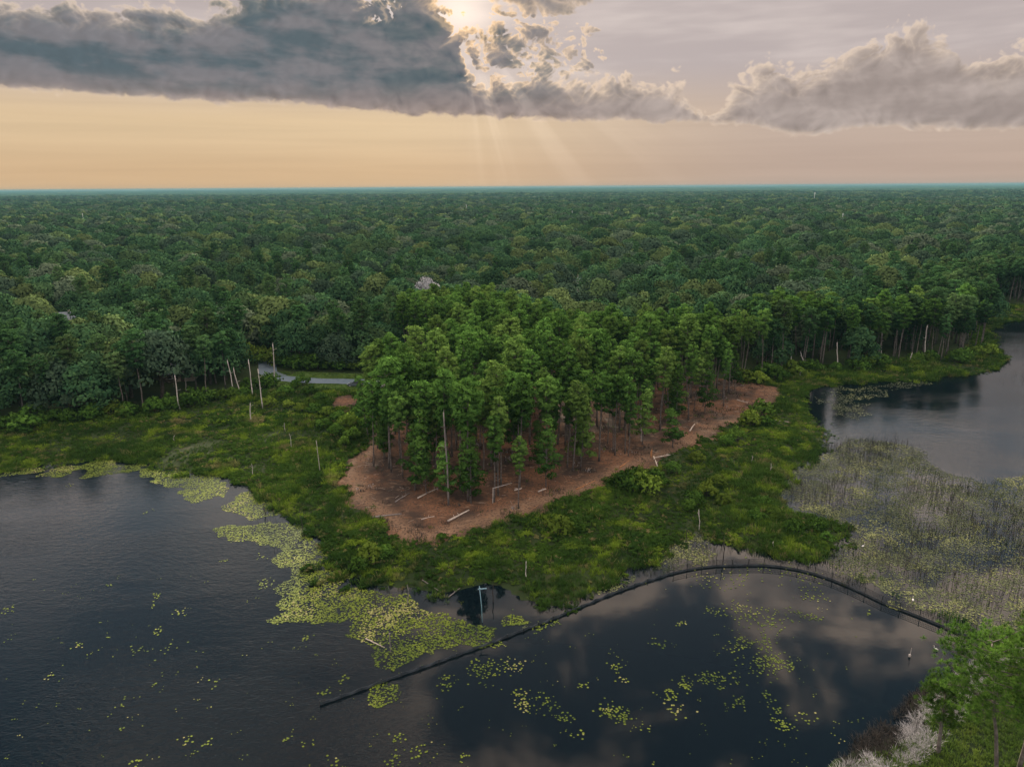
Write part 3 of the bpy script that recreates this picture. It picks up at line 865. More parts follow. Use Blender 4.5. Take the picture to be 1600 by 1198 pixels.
PINES = [pine(100 + i, 22.0, 1.8 + 0.75 * ((i * 0.37) % 1), 0.50 + 0.17 * ((i * 0.61) % 1), 30 + (i % 3) * 5) for i in range(8)]
YOUNG = [pine(140 + i, 13.0, 2.0 + 0.5 * (i % 2), 0.18, 30, 46, 0.30, True) for i in range(3)]
OAKS = [oak(200 + i, 12.0 + (i % 3), 6.2 + 0.45 * (i % 4), 50 + 4 * (i % 4), 78, 0.40, leafmat='moss' if i in (2, 6) else 'oak') for i in range(8)]
FAR_OAKS = [oak(260 + i, 12.0 + (i % 2), 6.8, 32, 30, 0.85, 'moss' if i in (1, 5) else 'oak', True)[1] for i in range(6)]
BUSHES = [bush(300 + i, 1.2 + 0.2 * (i % 3), 1.5 + 0.25 * (i % 2)) for i in range(5)]


def far_clump(seed):
    """five far crowns in one small mesh, for the middle distance"""
    rng = np.random.default_rng(seed); V, F, T, n, fm, NS = [], [], [], 0, [], []
    for k in range(5):
        v, f, tn = leaves(rng, *_lumps(rng), 16, 1.25, 0.8, 1.1, -0.3, None, (0, 0, 3.5), 1.0); NS.append(NORMALS)
        v = v * (0.75 + 0.5 * rng.random()) + [*(rng.random(2) * 24 - 12), 0]
        V.append(v); F.append(f + n); T.append(np.clip(tn * 0.8 + 0.35 * rng.random() - 0.1, 0, 1)); n += len(v)
        fm.append(np.full(len(f), int(rng.random() < 0.25)))
    return npmesh('far_clump', np.vstack(V), np.vstack(F), [M['oak'], M['moss']], True, np.concatenate(fm), np.concatenate(T), None, np.vstack(NS))


def _lumps(rng):
    C = []
    for i in range(15):
        z = ((i + 0.5) / 15) ** 0.72; th = i * 2.4 + rng.normal() * 0.4
        r = 5.6 * math.sqrt(max(0, 1 - (0.95 * z) ** 2)) * (0.85 + 0.25 * rng.random())
        C.append((math.cos(th) * r, math.sin(th) * r, 4 + 8 * z * (0.9 + 0.2 * rng.random())))
    return np.array(C), np.full((15, 3), 2.4)


def canopy_patch(seed, W=100.0, k=30):
    """a piece of far canopy: domed crowns pressed together"""
    rng = np.random.default_rng(seed)
    xs = np.linspace(-W / 2, W / 2, k); X, Y = np.meshgrid(xs, xs); X, Y = X.ravel(), Y.ravel()
    X = X + rng.normal(size=X.shape) * W / k * 0.25; Y = Y + rng.normal(size=X.shape) * W / k * 0.25
    c = rng.random((130, 2)) * W * 1.1 - W * 0.55; hh = 9 + 5 * rng.random(130)
    d = np.sqrt((X[:, None] - c[None, :, 0]) ** 2 + (Y[:, None] - c[None, :, 1]) ** 2)
    Z = np.max(hh[None, :] - 0.11 * d ** 2, axis=1); Z = np.maximum(Z, 2.0) + rng.normal(size=X.shape) * 0.35
    edge = np.maximum(np.abs(X), np.abs(Y)) > W * 0.47
    Z = np.where(edge, Z * 0.4, Z)
    i = (np.arange(k - 1)[:, None] * k + np.arange(k - 1)[None, :]).ravel()
    F = np.stack([i, i + 1, i + k + 1, i + k], 1)
    return npmesh('canopy_patch', np.stack([X, Y, Z], 1), F, [M['oak']], False, None, np.clip(rng.random(len(F)) * 0.8, 0, 1))


def spaced(rng, poly_test, box, d, jitter=0.42):
    """jittered hexagonal spots inside a test"""
    x0, x1, y0, y1 = box
    ys = np.arange(y0, y1, d * 0.87)
    P = [np.column_stack([np.arange(x0 + (j % 2) * d / 2, x1, d), np.full(len(np.arange(x0 + (j % 2) * d / 2, x1, d)), y)]) for j, y in enumerate(ys)]
    P = np.vstack(P); P += (rng.random(P.shape) - 0.5) * 2 * jitter * d
    return P[poly_test(P[:, 0], P[:, 1])]


# ---- where the forest begins: its front edge, from the far west to the far east
FRONT = [(-2500, 330), (-700, 240), (-300, 205), (-180, 178)] + px([(0, 672), (75, 664), (150, 656), (215, 650), (260, 642), (310, 632), (360, 622), (405, 612), (428, 606)]) + \
    [(-88, 232), (-80, 234), (-60, 230), (-44, 229)]
FRONT_R = px([(1165, 597), (1200, 592), (1240, 583), (1290, 579), (1330, 577), (1420, 571), (1490, 567), (1530, 556), (1545, 540), (1540, 515), (1535, 497)]) + [(238, 350), (330, 372), (480, 350), (900, 380), (4000, 420)]
FOREST = FRONT + [(-42, 238), (-41, 252), (-32, 270), (-15, 284), (-2, 273), (8, 249), (15, 233), (25, 227), (60, 227), (78, 219)] + FRONT_R + [(60000, 420), (60000, 60000), (-60000, 60000), (-60000, 330)]
HOUSES = {k: gp(*v) for k, v in dict(white=(597, 436, 3.5), grey=(905, 447, 4.0), pale=(1132, 441, 3.5), west=(97, 497, 4.0), hidden=(283, 580, 3.5), east=(1474, 446, 3.5)).items()}
YARD = gp(668, 455, 11.0)


def clear_of_houses(x, y):
    ok = np.ones(np.shape(x), bool)
    for key, (hx, hy) in HOUSES.items():
        r, run, half = (6.5, 5.0, 3.0) if key == 'hidden' else ((10.0, 72.0, 7.0) if key in ('white', 'grey', 'west') else (10.0, 30.0, 4.5))
        L = math.hypot(hx, hy); ux, uy = -hx / L, -hy / L
        k = np.clip((x - hx) * ux + (y - hy) * uy, 0, run)
        d = np.hypot(x - hx - k * ux, y - hy - k * uy)
        ok &= d > np.where(k > 0.5, half, r)
    k = np.clip((YARD[1] - y), 0, 45); d = np.hypot(x - YARD[0] * (YARD[1] - k) / YARD[1], y - (YARD[1] - k))
    return ok & (d > 8.0) & (edge_dist(ROAD, x, y, False) > 7.0)


rng = np.random.default_rng(42)
grove = spaced(rng, lambda x, y: inside(GROVE, x, y) & (edge_dist(ROAD, x, y, False) > 4.0), (-60, 110, 110, 310), 5.3)
grove = np.vstack([grove, px([(648, 772), (701, 791), (810, 800), (981, 719), (867, 735), (584, 735), (600, 726), (612, 744), (590, 706), (576, 688), (630, 752), (668, 778), (584, 664), (604, 652), (736, 794), (772, 790)])])


def wedge(x, y): return np.abs(x) < y * 0.80 + 45
near = spaced(rng, lambda x, y: inside(FOREST, x, y) & wedge(x, y) & clear_of_houses(x, y) & (land_sd(x, y) > 3), (-420, 520, 150, 520), 11.2)
mid = spaced(rng, lambda x, y: wedge(x, y) & clear_of_houses(x, y), (-1400, 1400, 520, 1700), 15.0)
r2 = np.random.default_rng(43)
rim_e = spaced(rng, lambda x, y: inside(FOREST, x, y) & (edge_dist(FRONT_R, x, y, False) < 26) & wedge(x, y) & (land_sd(x, y) > 4) & (x > 78), (70, 300, 180, 400), 6.2)
rim_w = spaced(rng, lambda x, y: inside(FOREST, x, y) & (edge_dist(FRONT, x, y, False) < 16) & wedge(x, y) & (land_sd(x, y) > 4) & (x > -170) & clear_of_houses(x, y), (-190, -40, 150, 260), 10.5)
near = near[~((edge_dist(FRONT_R, near[:, 0], near[:, 1], False) < 22) & (near[:, 0] > 78) & (np.arange(len(near)) % 3 > 0))]
n_rim = len(rim_e) + len(rim_w)
near = np.vstack([near, rim_e, rim_w])
pale_at = np.array(YARD)
_k = np.hypot(near[:, 0] - pale_at[0], near[:, 1] - pale_at[1]) > 8
_rim = np.arange(len(near)) >= len(near) - n_rim
near, _rim = near[_k], _rim[_k]


def ordinal(n):
    one = ['', 'first', 'second', 'third', 'fourth', 'fifth', 'sixth', 'seventh', 'eighth', 'ninth', 'tenth', 'eleventh', 'twelfth', 'thirteenth', 'fourteenth', 'fifteenth', 'sixteenth', 'seventeenth', 'eighteenth', 'nineteenth']
    ten = ['', '', 'twenty', 'thirty', 'forty', 'fifty', 'sixty', 'seventy', 'eighty', 'ninety']
    tenth = ['', '', 'twentieth', 'thirtieth', 'fortieth', 'fiftieth', 'sixtieth', 'seventieth', 'eightieth', 'ninetieth']
    if n < 20: return one[n]
    if n < 100: return tenth[n // 10] if n % 10 == 0 else ten[n // 10] + '-' + one[n % 10]
    return 'hundred and ' + ordinal(n - 100) if n > 100 else 'hundredth'


def plant(name, pair, x, y, scale, rz, label, cat, group, names=('trunk', 'crown'), tilt=(0, 0), dz=0.0):
    """an Empty at the foot of the plant with its trunk and crown"""
    e = bpy.data.objects.new(name, None); COL.objects.link(e)
    e.location = (x, y, h1(x, y) + dz); e.rotation_euler = (tilt[0], tilt[1], rz)
    e.scale = scale if hasattr(scale, '__len__') else (scale,) * 3
    e['label'] = label; e['category'] = cat
    if group: e['group'] = group
    for nm, me in zip(names, pair):
        o = bpy.data.objects.new(nm, me); COL.objects.link(o); o.parent = e
    return e


STUFF_P, STUFF_I, STUFF_S = [], [], []          # the rest of the wood
def recolour(me, key):
    c = me.copy(); c.materials.clear(); c.materials.append(M[key]); return c


WOOD_PINES = [(a, recolour(b, 'pine_wood')) for a, b in PINES]
PINE_MESH = [joined(a, b, 'pine_whole') for a, b in WOOD_PINES[:5]]
OAK_MESH = [joined(a, b, 'hardwood_whole') for a, b in OAKS[:8]]
KINDS = PINE_MESH + [joined(a, b, 'grove_pine_whole') for a, b in PINES[:4]] + OAK_MESH + FAR_OAKS + [far_clump(400 + i) for i in range(5)] + [canopy_patch(450 + i) for i in range(3)]
K_OAK, K_FAR, K_CL, K_PA = 9, 17, 23, 28

# pines of the grove: the front row one by one, then those behind it
ed = edge_dist(px([(590, 690), (575, 715), (585, 742), (628, 752), (690, 790), (752, 796), (815, 782), (868, 762), (940, 742), (984, 722), (1012, 698), (1080, 668), (1128, 646), (1165, 618)]), grove[:, 0], grove[:, 1], False)
order = np.argsort(np.hypot(grove[:, 0], grove[:, 1]) + np.where(ed < 4.5, -300, 0))
keep = order[:200]
front = [i for i in keep if ed[i] < 4.5]
front.sort(key=lambda i: math.atan2(grove[i, 0], grove[i, 1]))
rank = {i: k + 1 for k, i in enumerate(front)}
for i in keep:
    x, y = grove[i]; u = r2.random(5)
    young = (i in rank and u[0] < 0.30) or u[0] < 0.12
    if young:
        pair, sc = YOUNG[int(u[1] * 3)], 0.72 + 0.55 * u[2]
    else:
        pair, sc = PINES[int(u[1] * 8)], 0.64 + 0.50 * u[2]
    wide = sc * (0.92 + 0.22 * u[3])
    kind = 'short bushy young' if young else ('tall' if sc > 0.97 else 'slim')
    if i in rank:
        lab, grp = '%s pine, %s along the grove front edge from the track bend' % (kind, ordinal(rank[i])), 'pines along the front edge of the grove'
    else:
        deep = 'in the second row of the grove' if ed[i] < 9.5 else ('in the third row of the grove' if ed[i] < 15 else ('in the heart of the grove' if y < 205 else 'at the back of the grove'))
        side = 'towards the track bend' if x < -14 else ('above the clearing tip' if x < 6 else ('midway along' if x < 34 else 'towards the dirt end'))
        crown = 'wide-crowned' if u[3] > 0.5 else 'narrow-crowned'
        lab, grp = '%s %s pine %s, %s' % (kind, crown, deep, side), 'pines inside the grove'
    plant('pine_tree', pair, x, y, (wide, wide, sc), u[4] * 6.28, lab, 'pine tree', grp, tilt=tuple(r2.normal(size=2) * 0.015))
for i in order[200:]:
    x, y = grove[i]
    STUFF_P.append((x, y, h1(x, y))); STUFF_I.append(5 + int(r2.random() * 4)); STUFF_S.append(np.array([1, 1, 1]) * (0.84 + 0.24 * r2.random()))

# the wood behind: about one pine to six hardwoods, more pines along its edge
fe = edge_dist(FRONT + [(-44, 262)], near[:, 0], near[:, 1], False)
fr = edge_dist(FRONT_R, near[:, 0], near[:, 1], False)
isp = r2.random(len(near)) < np.where(np.minimum(fe, fr) < 16, 0.22, np.where(fbm(near[:, 0] / 60, near[:, 1] / 60, 2) > 0.16, 0.26, 0.06))
isp = isp | _rim
dist = np.hypot(near[:, 0], near[:, 1])
frame = np.abs(near[:, 0]) < near[:, 1] * 0.76 + 4
pine_ids = [i for i in np.argsort(dist + np.where(frame, 0, 1000)) if isp[i]][:130]
oak_ids = [i for i in np.argsort(dist + np.where(frame, 0, 1000)) if not isp[i]][:300]
chosen = set(pine_ids) | set(oak_ids)
count = {}
for i in sorted(chosen, key=lambda i: math.atan2(near[i, 0], near[i, 1])):
    x, y = near[i]; u = r2.random(5)
    west = x < -40
    if min(fe[i], fr[i]) < 9:
        zone = 'front row behind the western marsh' if west and x < -82 else ('wood edge behind the road lawn' if west else 'wood edge above the eastern shore')
        count[(zone, isp[i])] = count.get((zone, isp[i]), 0) + 1
        tail = '%s from the %s in the %s' % (ordinal(count[(zone, isp[i])]), 'lake' if west else 'grove', zone)
        grp = 'trees along the ' + zone
    else:
        tail = 'in the wood behind the western marsh' if x < -82 else ('in the wood behind the road' if x < -30 else ('in the wood behind the pine grove' if x < 75 else 'in the wood behind the eastern shore'))
        grp = 'trees ' + tail
    else_row = min(fe[i], fr[i])
    row = 'second row' if else_row < 19 else ('third row' if else_row < 30 else 'deep')
    if row == 'deep':
        row = 'deep and near' if dist[i] < 270 else ('deep and midway' if dist[i] < 310 else 'deep and far')
        if -30 <= x < 75: tail += ', western side' if x < 8 else (', middle' if x < 42 else ', eastern side')
    if min(fe[i], fr[i]) >= 9: tail = row + ' ' + tail
    if isp[i]:
        sc = 0.74 + 0.34 * u[2]; w = sc * (1.12 + 0.3 * u[3])
        k = int(u[1] * 8)
        plant('pine_tree', PINES[k] if u[0] < 0.4 and x > 70 else WOOD_PINES[k], x, y, (w, w, sc), u[4] * 6.28, ('tall' if sc > 0.95 else 'slender') + (' full-crowned' if w > sc * 1.27 else ' thin-crowned') + ' pine, ' + tail, 'pine tree', grp, tilt=tuple(r2.normal(size=2) * 0.02))
    else:
        sc = 0.74 + 0.72 * u[2]; w = sc * (0.88 + 0.22 * u[3])
        k = int(u[1] * 8)
        look = ('broad ' if w > 1.2 else ('small ' if w < 0.9 else 'middling ')) + ('mossy grey hardwood, ' if k in (2, 6) else ('lumpy green hardwood, ' if k % 2 else 'rounded green hardwood, '))
        plant('hardwood_tree', OAKS[k], x, y, (w, w, sc), u[4] * 6.28, look + tail, 'tree', grp)
for i in range(len(near)):
    if i in chosen: continue
    x, y = near[i]
    STUFF_P.append((x, y, 0.9)); sc = 0.74 + 0.74 * r2.random()
    if isp[i]: STUFF_I.append(int(r2.random() * 5)); STUFF_S.append(np.array([1.25, 1.25, 1]) * (0.8 + 0.24 * r2.random()))
    else: STUFF_I.append(K_OAK + int(r2.random() * 8)); STUFF_S.append(np.array([1, 1, 1]) * sc)
plant('pale_tree', (OAKS[1][0], recolour(OAKS[1][1], 'pale_tree')), pale_at[0], pale_at[1], (1.1, 1.1, 1.25), 0.5,
      'whitish grey tree standing out from the green crowns behind the grove', 'tree', None)

mp = r2.random(len(mid)) < np.where(fbm(mid[:, 0] / 130, mid[:, 1] / 130, 2) > 0.2, 0.16, 0.02)
for (x, y), p in zip(mid, mp):
    STUFF_P.append((x, y, 0.9))
    if p: STUFF_I.append(int(r2.random() * 5)); STUFF_S.append(np.array([1.2, 1.2, 0.82]) * (0.8 + 0.3 * r2.random()))
    else:
        near_l = y < 800
        STUFF_I.append(K_OAK + int(r2.random() * 8) if near_l else K_FAR + int(r2.random() * 6)); STUFF_S.append(np.array([1.1, 1.1, 0.95]) * (0.82 + 1.05 * r2.random()))
swell = lambda x, y: 1.0 + 0.55 * fbm(x / 420.0, y / 420.0, 3)
far = spaced(r2, wedge, (-3700, 3700, 1700, 4600), 31.0)
for (x, y), k in zip(far, swell(far[:, 0], far[:, 1])):
    STUFF_P.append((x, y, 0.5)); STUFF_I.append(K_CL + int(r2.random() * 5)); STUFF_S.append(np.array([1.5, 1.5, 1.15 * k]) * (0.8 + 0.5 * r2.random()))
vf = spaced(r2, wedge, (-8500, 8500, 4600, 10500), 95.0)
for (x, y), k in zip(vf, swell(vf[:, 0] / 2, vf[:, 1] / 2)):
    STUFF_P.append((x, y, 0)); STUFF_I.append(K_PA + int(r2.random() * 3)); STUFF_S.append(np.array([1.15, 1.15, 1.0 * k]) * (0.9 + 0.3 * r2.random()))
vf = spaced(r2, wedge, (-22000, 22000, 10500, 26500), 330.0)
for x, y in vf:
    STUFF_P.append((x, y, 0)); STUFF_I.append(K_PA + int(r2.random() * 3)); STUFF_S.append(np.array([4.1, 4.1, 1.0 + 1.1 * r2.random() ** 3]) * (0.9 + 0.25 * r2.random()))
scatter('forest', KINDS, np.array(STUFF_P), np.array(STUFF_I), r2.random(len(STUFF_P)) * 6.28, np.array(STUFF_S), kind='stuff', label='dense hardwood and pine forest stretching away to the horizon')
print('forest', len(STUFF_P), 'grove', len(grove), 'near', len(near))
# ------------------------------------------------------------------ the near pine on the bank, and its neighbour
def near_pine(seed, base, top, R, label, npf, c0):
    """seen from close by: limbs that end in bottle-brush tufts of needles"""
    rng = np.random.default_rng(seed); H = top[2] - base[2]
    T = curve_pts(rng, np.array([0, 0, -0.4]), np.array([0.2, 0.1, H * 0.98]), 10, 0.06)
    tr = MB().tube(T, np.linspace(0.24, 0.05, 10), 9)
    C, Tn = [], []
    for i in range(npf):
        q = (i + 0.5) / npf; tz = c0 + (1 - c0) * q
        prof = 0.62 + 0.75 * q if q < 0.5 else math.sqrt(max(0.04, 1 - ((q - 0.5) / 0.53) ** 2.2))
        L = R * prof * (0.6 + 0.5 * rng.random()); th = i * 2.39996 + rng.normal() * 0.3
        o = np.array([np.interp(tz * H, T[:, 2], T[:, 0]), np.interp(tz * H, T[:, 2], T[:, 1]), tz * H])
        dr = np.array([math.cos(th), math.sin(th), 0.10 + 0.25 * q]); e = o + dr * L
        mid_ = o + dr * L * 0.5 - [0, 0, 0.08 * L]
        tr.tube(np.array([o, mid_, e]), [0.065, 0.045, 0.015], 5, cap=False)
        tone = 0.15 + 0.5 * rng.random()
        for k in range(int(4 + 5.4 * L)):
            f = 0.38 + 0.62 * rng.random() ** 0.7
            p = o + (e - o) * f - [0, 0, 0.08 * L * math.sin(math.pi * f)]
            tip = p + rng.normal(size=3) * [0.50, 0.50, 0.22] * (0.6 + 0.16 * L) + [0, 0, 0.18]
            tr.tube(np.array([p, tip]), [0.014, 0.008], 3, cap=False)
            C.append(tip); Tn.append(np.clip(tone + rng.normal() * 0.12, 0, 0.7))
    C, Tn = np.array(C), np.array(Tn); n = 46; k = len(C)
    d = rng.normal(size=(k * n, 3)) + [0, 0, 0.55]; d /= np.linalg.norm(d, axis=1)[:, None]
    c = np.repeat(C, n, 0); L = (0.24 + 0.16 * rng.random((k * n, 1)))
    s = np.cross(d, rng.normal(size=d.shape)); s /= np.linalg.norm(s, axis=1)[:, None]; s *= 0.020
    V = np.stack([c + d * 0.03 - s, c + d * 0.03 + s, c + d * L + s * 0.5, c + d * L - s * 0.5], 1).reshape(-1, 3)
    tn = np.clip(np.repeat(Tn, n) + 0.3 * rng.random(k * n), 0, 1)
    e = bpy.data.objects.new('pine_tree', None); COL.objects.link(e)
    e.location = base
    e.rotation_euler = (-math.atan2(top[1] - base[1], H), math.atan2(top[0] - base[0], H), 0)
    e['label'], e['category'], e['group'] = label, 'pine tree', 'pines on the near bank'
    for nm, me in (('trunk', tr.mesh('pine_trunk', [M['bark']], True)), ('crown', npmesh('pine_crown', V, np.arange(k * n * 4).reshape(-1, 4), [M['pine_near']], False, None, tn))):
        o = bpy.data.objects.new(nm, me); COL.objects.link(o); o.parent = e


_t = gp(1548, 996, 18.5)
near_pine(901, (_t[0] + 3.2, _t[1] - 1.0, 0.4), (_t[0], _t[1], 18.5), 5.1, 'large leaning pine on the near bank beside the fenced pond', 44, 0.56)
_t = gp(1478, 1062, 9.5)
near_pine(903, (_t[0] + 0.4, _t[1] - 0.3, 0.3), (_t[0], _t[1], 9.5), 2.1, 'low young pine at the water edge of the near bank', 26, 0.35)
_t = gp(1640, 985, 18.0)
near_pine(902, (_t[0] + 0.6, _t[1] + 0.5, 0.5), (_t[0], _t[1], 18.0), 3.9, 'second pine on the near bank, mostly cut off by the picture edge', 40, 0.45)

# ------------------------------------------------------------------ shrubs, one by one
rb = np.random.default_rng(77)


def shrub(x, y, s, label, group):
    pr = BUSHES[int(rb.random() * 5)]
    plant('shrub', pr, x, y, (s * (0.9 + 0.3 * rb.random()), s * (0.9 + 0.3 * rb.random()), s * (0.8 + 0.35 * rb.random())), rb.random() * 6.28, label, 'shrub', group, ('stems', 'foliage'), dz=-0.05)


def along(pts, step):
    P = np.array(pts, float); d = np.concatenate([[0], np.cumsum(np.linalg.norm(np.diff(P, axis=0), axis=1))])
    s = np.arange(0, d[-1], step)
    return np.column_stack([np.interp(s, d, P[:, 0]), np.interp(s, d, P[:, 1])])


for pts, step, nm, grp, lo, hi in (
        (FRONT[3:13], 2.6, 'dark green shrub at the foot of the western wood, %s from the lake end', 'shrubs at the foot of the western wood', 1.3, 2.6),
        (FRONT_R[0:9], 4.6, 'green shrub at the foot of the eastern wood, %s from the grove end', 'shrubs at the foot of the eastern wood', 1.2, 2.4)):
    n = 0
    for x, y in along(pts, step):
        x, y = x + rb.normal() * 1.6, y - 1.5 + rb.normal() * 2.2
        if land_sd(np.array([x]), np.array([y]))[0] < 1.5 or edge_dist(ROAD, np.array([x]), np.array([y]), False)[0] < 9: continue
        n += 1
        shrub(x, y, lo + (hi - lo) * rb.random(), nm % ordinal(n), grp)
for k, (u, v, s) in enumerate([(432, 628, 1.3), (447, 622, 1.5), (462, 612, 1.2), (474, 607, 1.6), (486, 622, 1.5), (500, 630, 1.3), (452, 640, 1.2), (470, 648, 1.3), (492, 652, 1.5), (512, 655, 1.4), (530, 662, 1.3), (505, 672, 1.2),
                               (526, 684, 1.5), (545, 672, 1.6), (552, 690, 1.4), (538, 700, 1.1), (560, 655, 1.3), (575, 672, 1.5), (484, 640, 1.1), (418, 640, 1.4)]):
    x, y = gp(u, v); shrub(x, y, s * 1.1, 'leafy yellow-green shrub between the marsh and the road, %s from the western wood' % ordinal(k + 1), 'shrubs between the marsh and the road')
for k, (u, v, s) in enumerate([(578, 880, 1.6), (560, 893, 1.2), (600, 872, 1.1), (875, 838, 1.7), (893, 830, 1.3), (855, 825, 0.7), (770, 850, 0.8), (690, 848, 0.8), (930, 800, 0.7)]):
    x, y = gp(u, v); shrub(x, y, s, 'bright green shrub in the wet grass before the grove, %s from the lily mat' % ordinal(k + 1), 'shrubs before the grove tip')
for k, (u, v, s) in enumerate([(972, 764, 1.5), (990, 768, 2.0), (1008, 772, 2.1), (1022, 762, 1.8), (1000, 756, 1.6), (1050, 742, 1.2), (1090, 728, 1.3), (1085, 790, 1.2), (1105, 778, 1.3), (1130, 790, 1.1), (1075, 800, 1.2), (1120, 760, 1.2),
                               (1150, 690, 1.5), (1172, 668, 1.9), (1188, 655, 2.2), (1198, 668, 1.6), (1135, 700, 1.2), (1190, 790, 1.0), (1210, 812, 1.1), (1180, 815, 1.0), (1240, 835, 1.1), (1275, 828, 1.0), (1290, 845, 0.9), (1185, 600, 2.2), (1195, 590, 2.4)]):
    x, y = gp(u, v); shrub(x, y, s * 1.05, 'dense green shrub on the eastern marsh, %s along from the dirt edge' % ordinal(k + 1), 'shrubs on the eastern marsh')
for k, (x, y) in enumerate(along([(-104, 246), (-94, 240), (-84, 234), (-70, 228), (-52, 226), (-40, 226)], 4.2)):
    shrub(x + rb.normal(), y + 2 + rb.normal(), 1.9 + 1.1 * rb.random(), 'dark green shrub under the wood edge beyond the road, %s from its curve' % ordinal(k + 1), 'shrubs beyond the road')
x, y = gp(1052, 705); plant('pine_tree', YOUNG[0], x, y, (1.15, 1.15, 0.75), 1.0, 'lone yellow-green young pine beside the dirt track east of the grove', 'pine tree', None)

# ------------------------------------------------------------------ marsh grass, lawn, verge: what nobody could count
rg = np.random.default_rng(21)


def candidates(box, dens):
    x0, x1, y0, y1 = box; n = int((x1 - x0) * (y1 - y0) * dens)
    return rg.random(n) * (x1 - x0) + x0, rg.random(n) * (y1 - y0) + y0


POOL = px([(700, 930), (730, 915), (775, 910), (812, 918), (838, 945), (820, 966), (770, 972), (725, 962), (700, 945)])
GP, GI, GS = [], [], []
for box, dens, big in (((-175, 82, 84, 170), 3.6, 1.0), ((-175, 125, 170, 222), 2.4, 1.25), ((70, 260, 180, 350), 1.6, 1.5)):
    x, y = candidates(box, dens)
    sd = land_sd(x, y)
    ok = (sd > -1.0 - 5.0 * np.maximum(fbm(x / 3.0 + 30, y / 3.0, 3), 0)) & (sdist(FOREST, x, y) < 5) & (sdist(DIRT, x, y) + 4.0 * fbm(x / 5.0, y / 5.0, 4) + 2.5 * fbm(x / 1.5, y / 1.5, 2) < 0.5) & (edge_dist(ROAD, x, y, False) > 9.5) & (sdist(_pd, x, y) < 0.5) & ~inside(GROVE, x, y) & (sdist(POOL, x, y) < 0)
    ok &= rg.random(len(x)) < np.clip(0.85 + 1.2 * fbm(x / 5.0, y / 5.0, 3), 0.25, 1)
    x, y, sd = x[ok], y[ok], sd[ok]
    z = np.maximum(height(x, y, sd), -0.1)
    lush = np.clip(1.0 + 1.3 * fbm(x / 11.0 + 3, y / 11.0, 3), 0.55, 1.7)
    herbish = rg.random(len(x)) < np.clip(0.30 + 1.3 * fbm(x / 14.0 + 40, y / 14.0, 2), 0.02, 0.85)
    GP.append(np.column_stack([x, y, z])); GI.append(np.where(herbish, 5 + (rg.random(len(x)) * 4).astype(int), (rg.random(len(x)) * 5).astype(int)))
    GS.append(np.column_stack([lush * big * (0.8 + 0.4 * rg.random(len(x)))] * 3) * [1.05, 1.05, 0.62])
P = np.vstack(GP)
scatter('marsh_grass', [tuft(500 + i, 16, 0.75 + 0.12 * i, 0.5, 0.035) for i in range(5)] + [herb(520 + i) for i in range(4)], P, np.concatenate(GI), rg.random(len(P)) * 6.28, np.vstack(GS),
        kind='stuff', label='wet green marsh grass and herbs around the clearing')
print('grass', len(P))
# mown verge and the bright grass under the near pine
x, y = candidates((-95, -15, 198, 226), 4.0)
e = edge_dist(ROAD[3:8], x, y, False); k = (e > 3.1) & (e < 9.5); x, y = x[k], y[k]
x2, y2 = candidates((5, 110, 36, 92), 9.0)
s2 = land_sd(x2, y2); k = s2 > 1.6; x2, y2, s2 = x2[k], y2[k], s2[k]
nb = len(x2)
x, y = np.concatenate([x, x2]), np.concatenate([y, y2])
scatter('lawn_grass', [tuft(540 + i, 14, 0.42, 0.5, 0.03, 'lawn') for i in range(4)], np.column_stack([x, y, height(x, y) + 0.02]), (rg.random(len(x)) * 4).astype(int), rg.random(len(x)) * 6.28,
        np.concatenate([np.full(len(x) - nb, 0.7), np.full(nb, 0.8)]), kind='stuff', label='bright green grass on the road verge and the near bank')
# pale and dark dead stalks along the near bank
brush_poly = px([(1290, 1215), (1335, 1190), (1372, 1160), (1418, 1130), (1440, 1105), (1470, 1080), (1500, 1055), (1530, 1030), (1570, 1010), (1600, 1000), (1600, 1035), (1560, 1060), (1520, 1085), (1500, 1120), (1480, 1150), (1440, 1185), (1420, 1215)])
x, y = candidates((22, 80, 52, 88), 14.0)
f = fbm(x / 3.0, y / 3.0, 3)
k = inside(brush_poly, x, y) & (f > -0.06); x, y, f = x[k], y[k], f[k]
zz = np.maximum(height(x, y), -0.05)
scatter('pale_brush', [tuft(560 + i, 12, 0.42, 0.7, 0.022, 'pale_brush', 1.6) for i in range(4)], np.column_stack([x, y, zz]), (rg.random(len(x)) * 4).astype(int), rg.random(len(x)) * 6.28, 0.7 + 0.6 * rg.random(len(x)), kind='stuff', label='whitish dry stalks matted along the near bank')
x, y = candidates((22, 80, 52, 90), 8.0)
k = (sdist(brush_poly, x, y) > -1.5) & (fbm(x / 3.0, y / 3.0, 3) < 0.0) & (land_sd(x, y) < 2.0); x, y = x[k], y[k]
scatter('dark_brush', [tuft(570 + i, 14, 0.5, 0.9, 0.025, 'dark_brush', 1.1) for i in range(3)], np.column_stack([x, y, np.maximum(height(x, y), -0.05)]), (rg.random(len(x)) * 3).astype(int), rg.random(len(x)) * 6.28, 0.6 + 0.6 * rg.random(len(x)), kind='stuff', label='dark wet stalks at the edge of the near bank')

# ------------------------------------------------------------------ lily pads
def pads(name, m, x, y, r, label):
    n = len(x); k = 7
    th = np.arange(k) * 2 * math.pi / k
    a = rg.random(n) * 6.28
    rr = r[:, None] * (0.85 + 0.25 * rg.random((n, k)))
    V = np.stack([x[:, None] + np.cos(th + a[:, None]) * rr, y[:, None] + np.sin(th + a[:, None]) * rr * 0.92, 0.02 + 0.03 * rg.random((n, 1)) + 0.05 * rg.random((n, k)) * r[:, None]], 2)
    link(name, npmesh(name, V.reshape(-1, 3), np.arange(n * k).reshape(n, k), [M[m]], False, None, np.clip(rg.random(n) * 0.75 + 0.12 + 0.9 * fbm(x / 5.0 + 70, y / 5.0, 3), 0, 1)), kind='stuff', label=label)


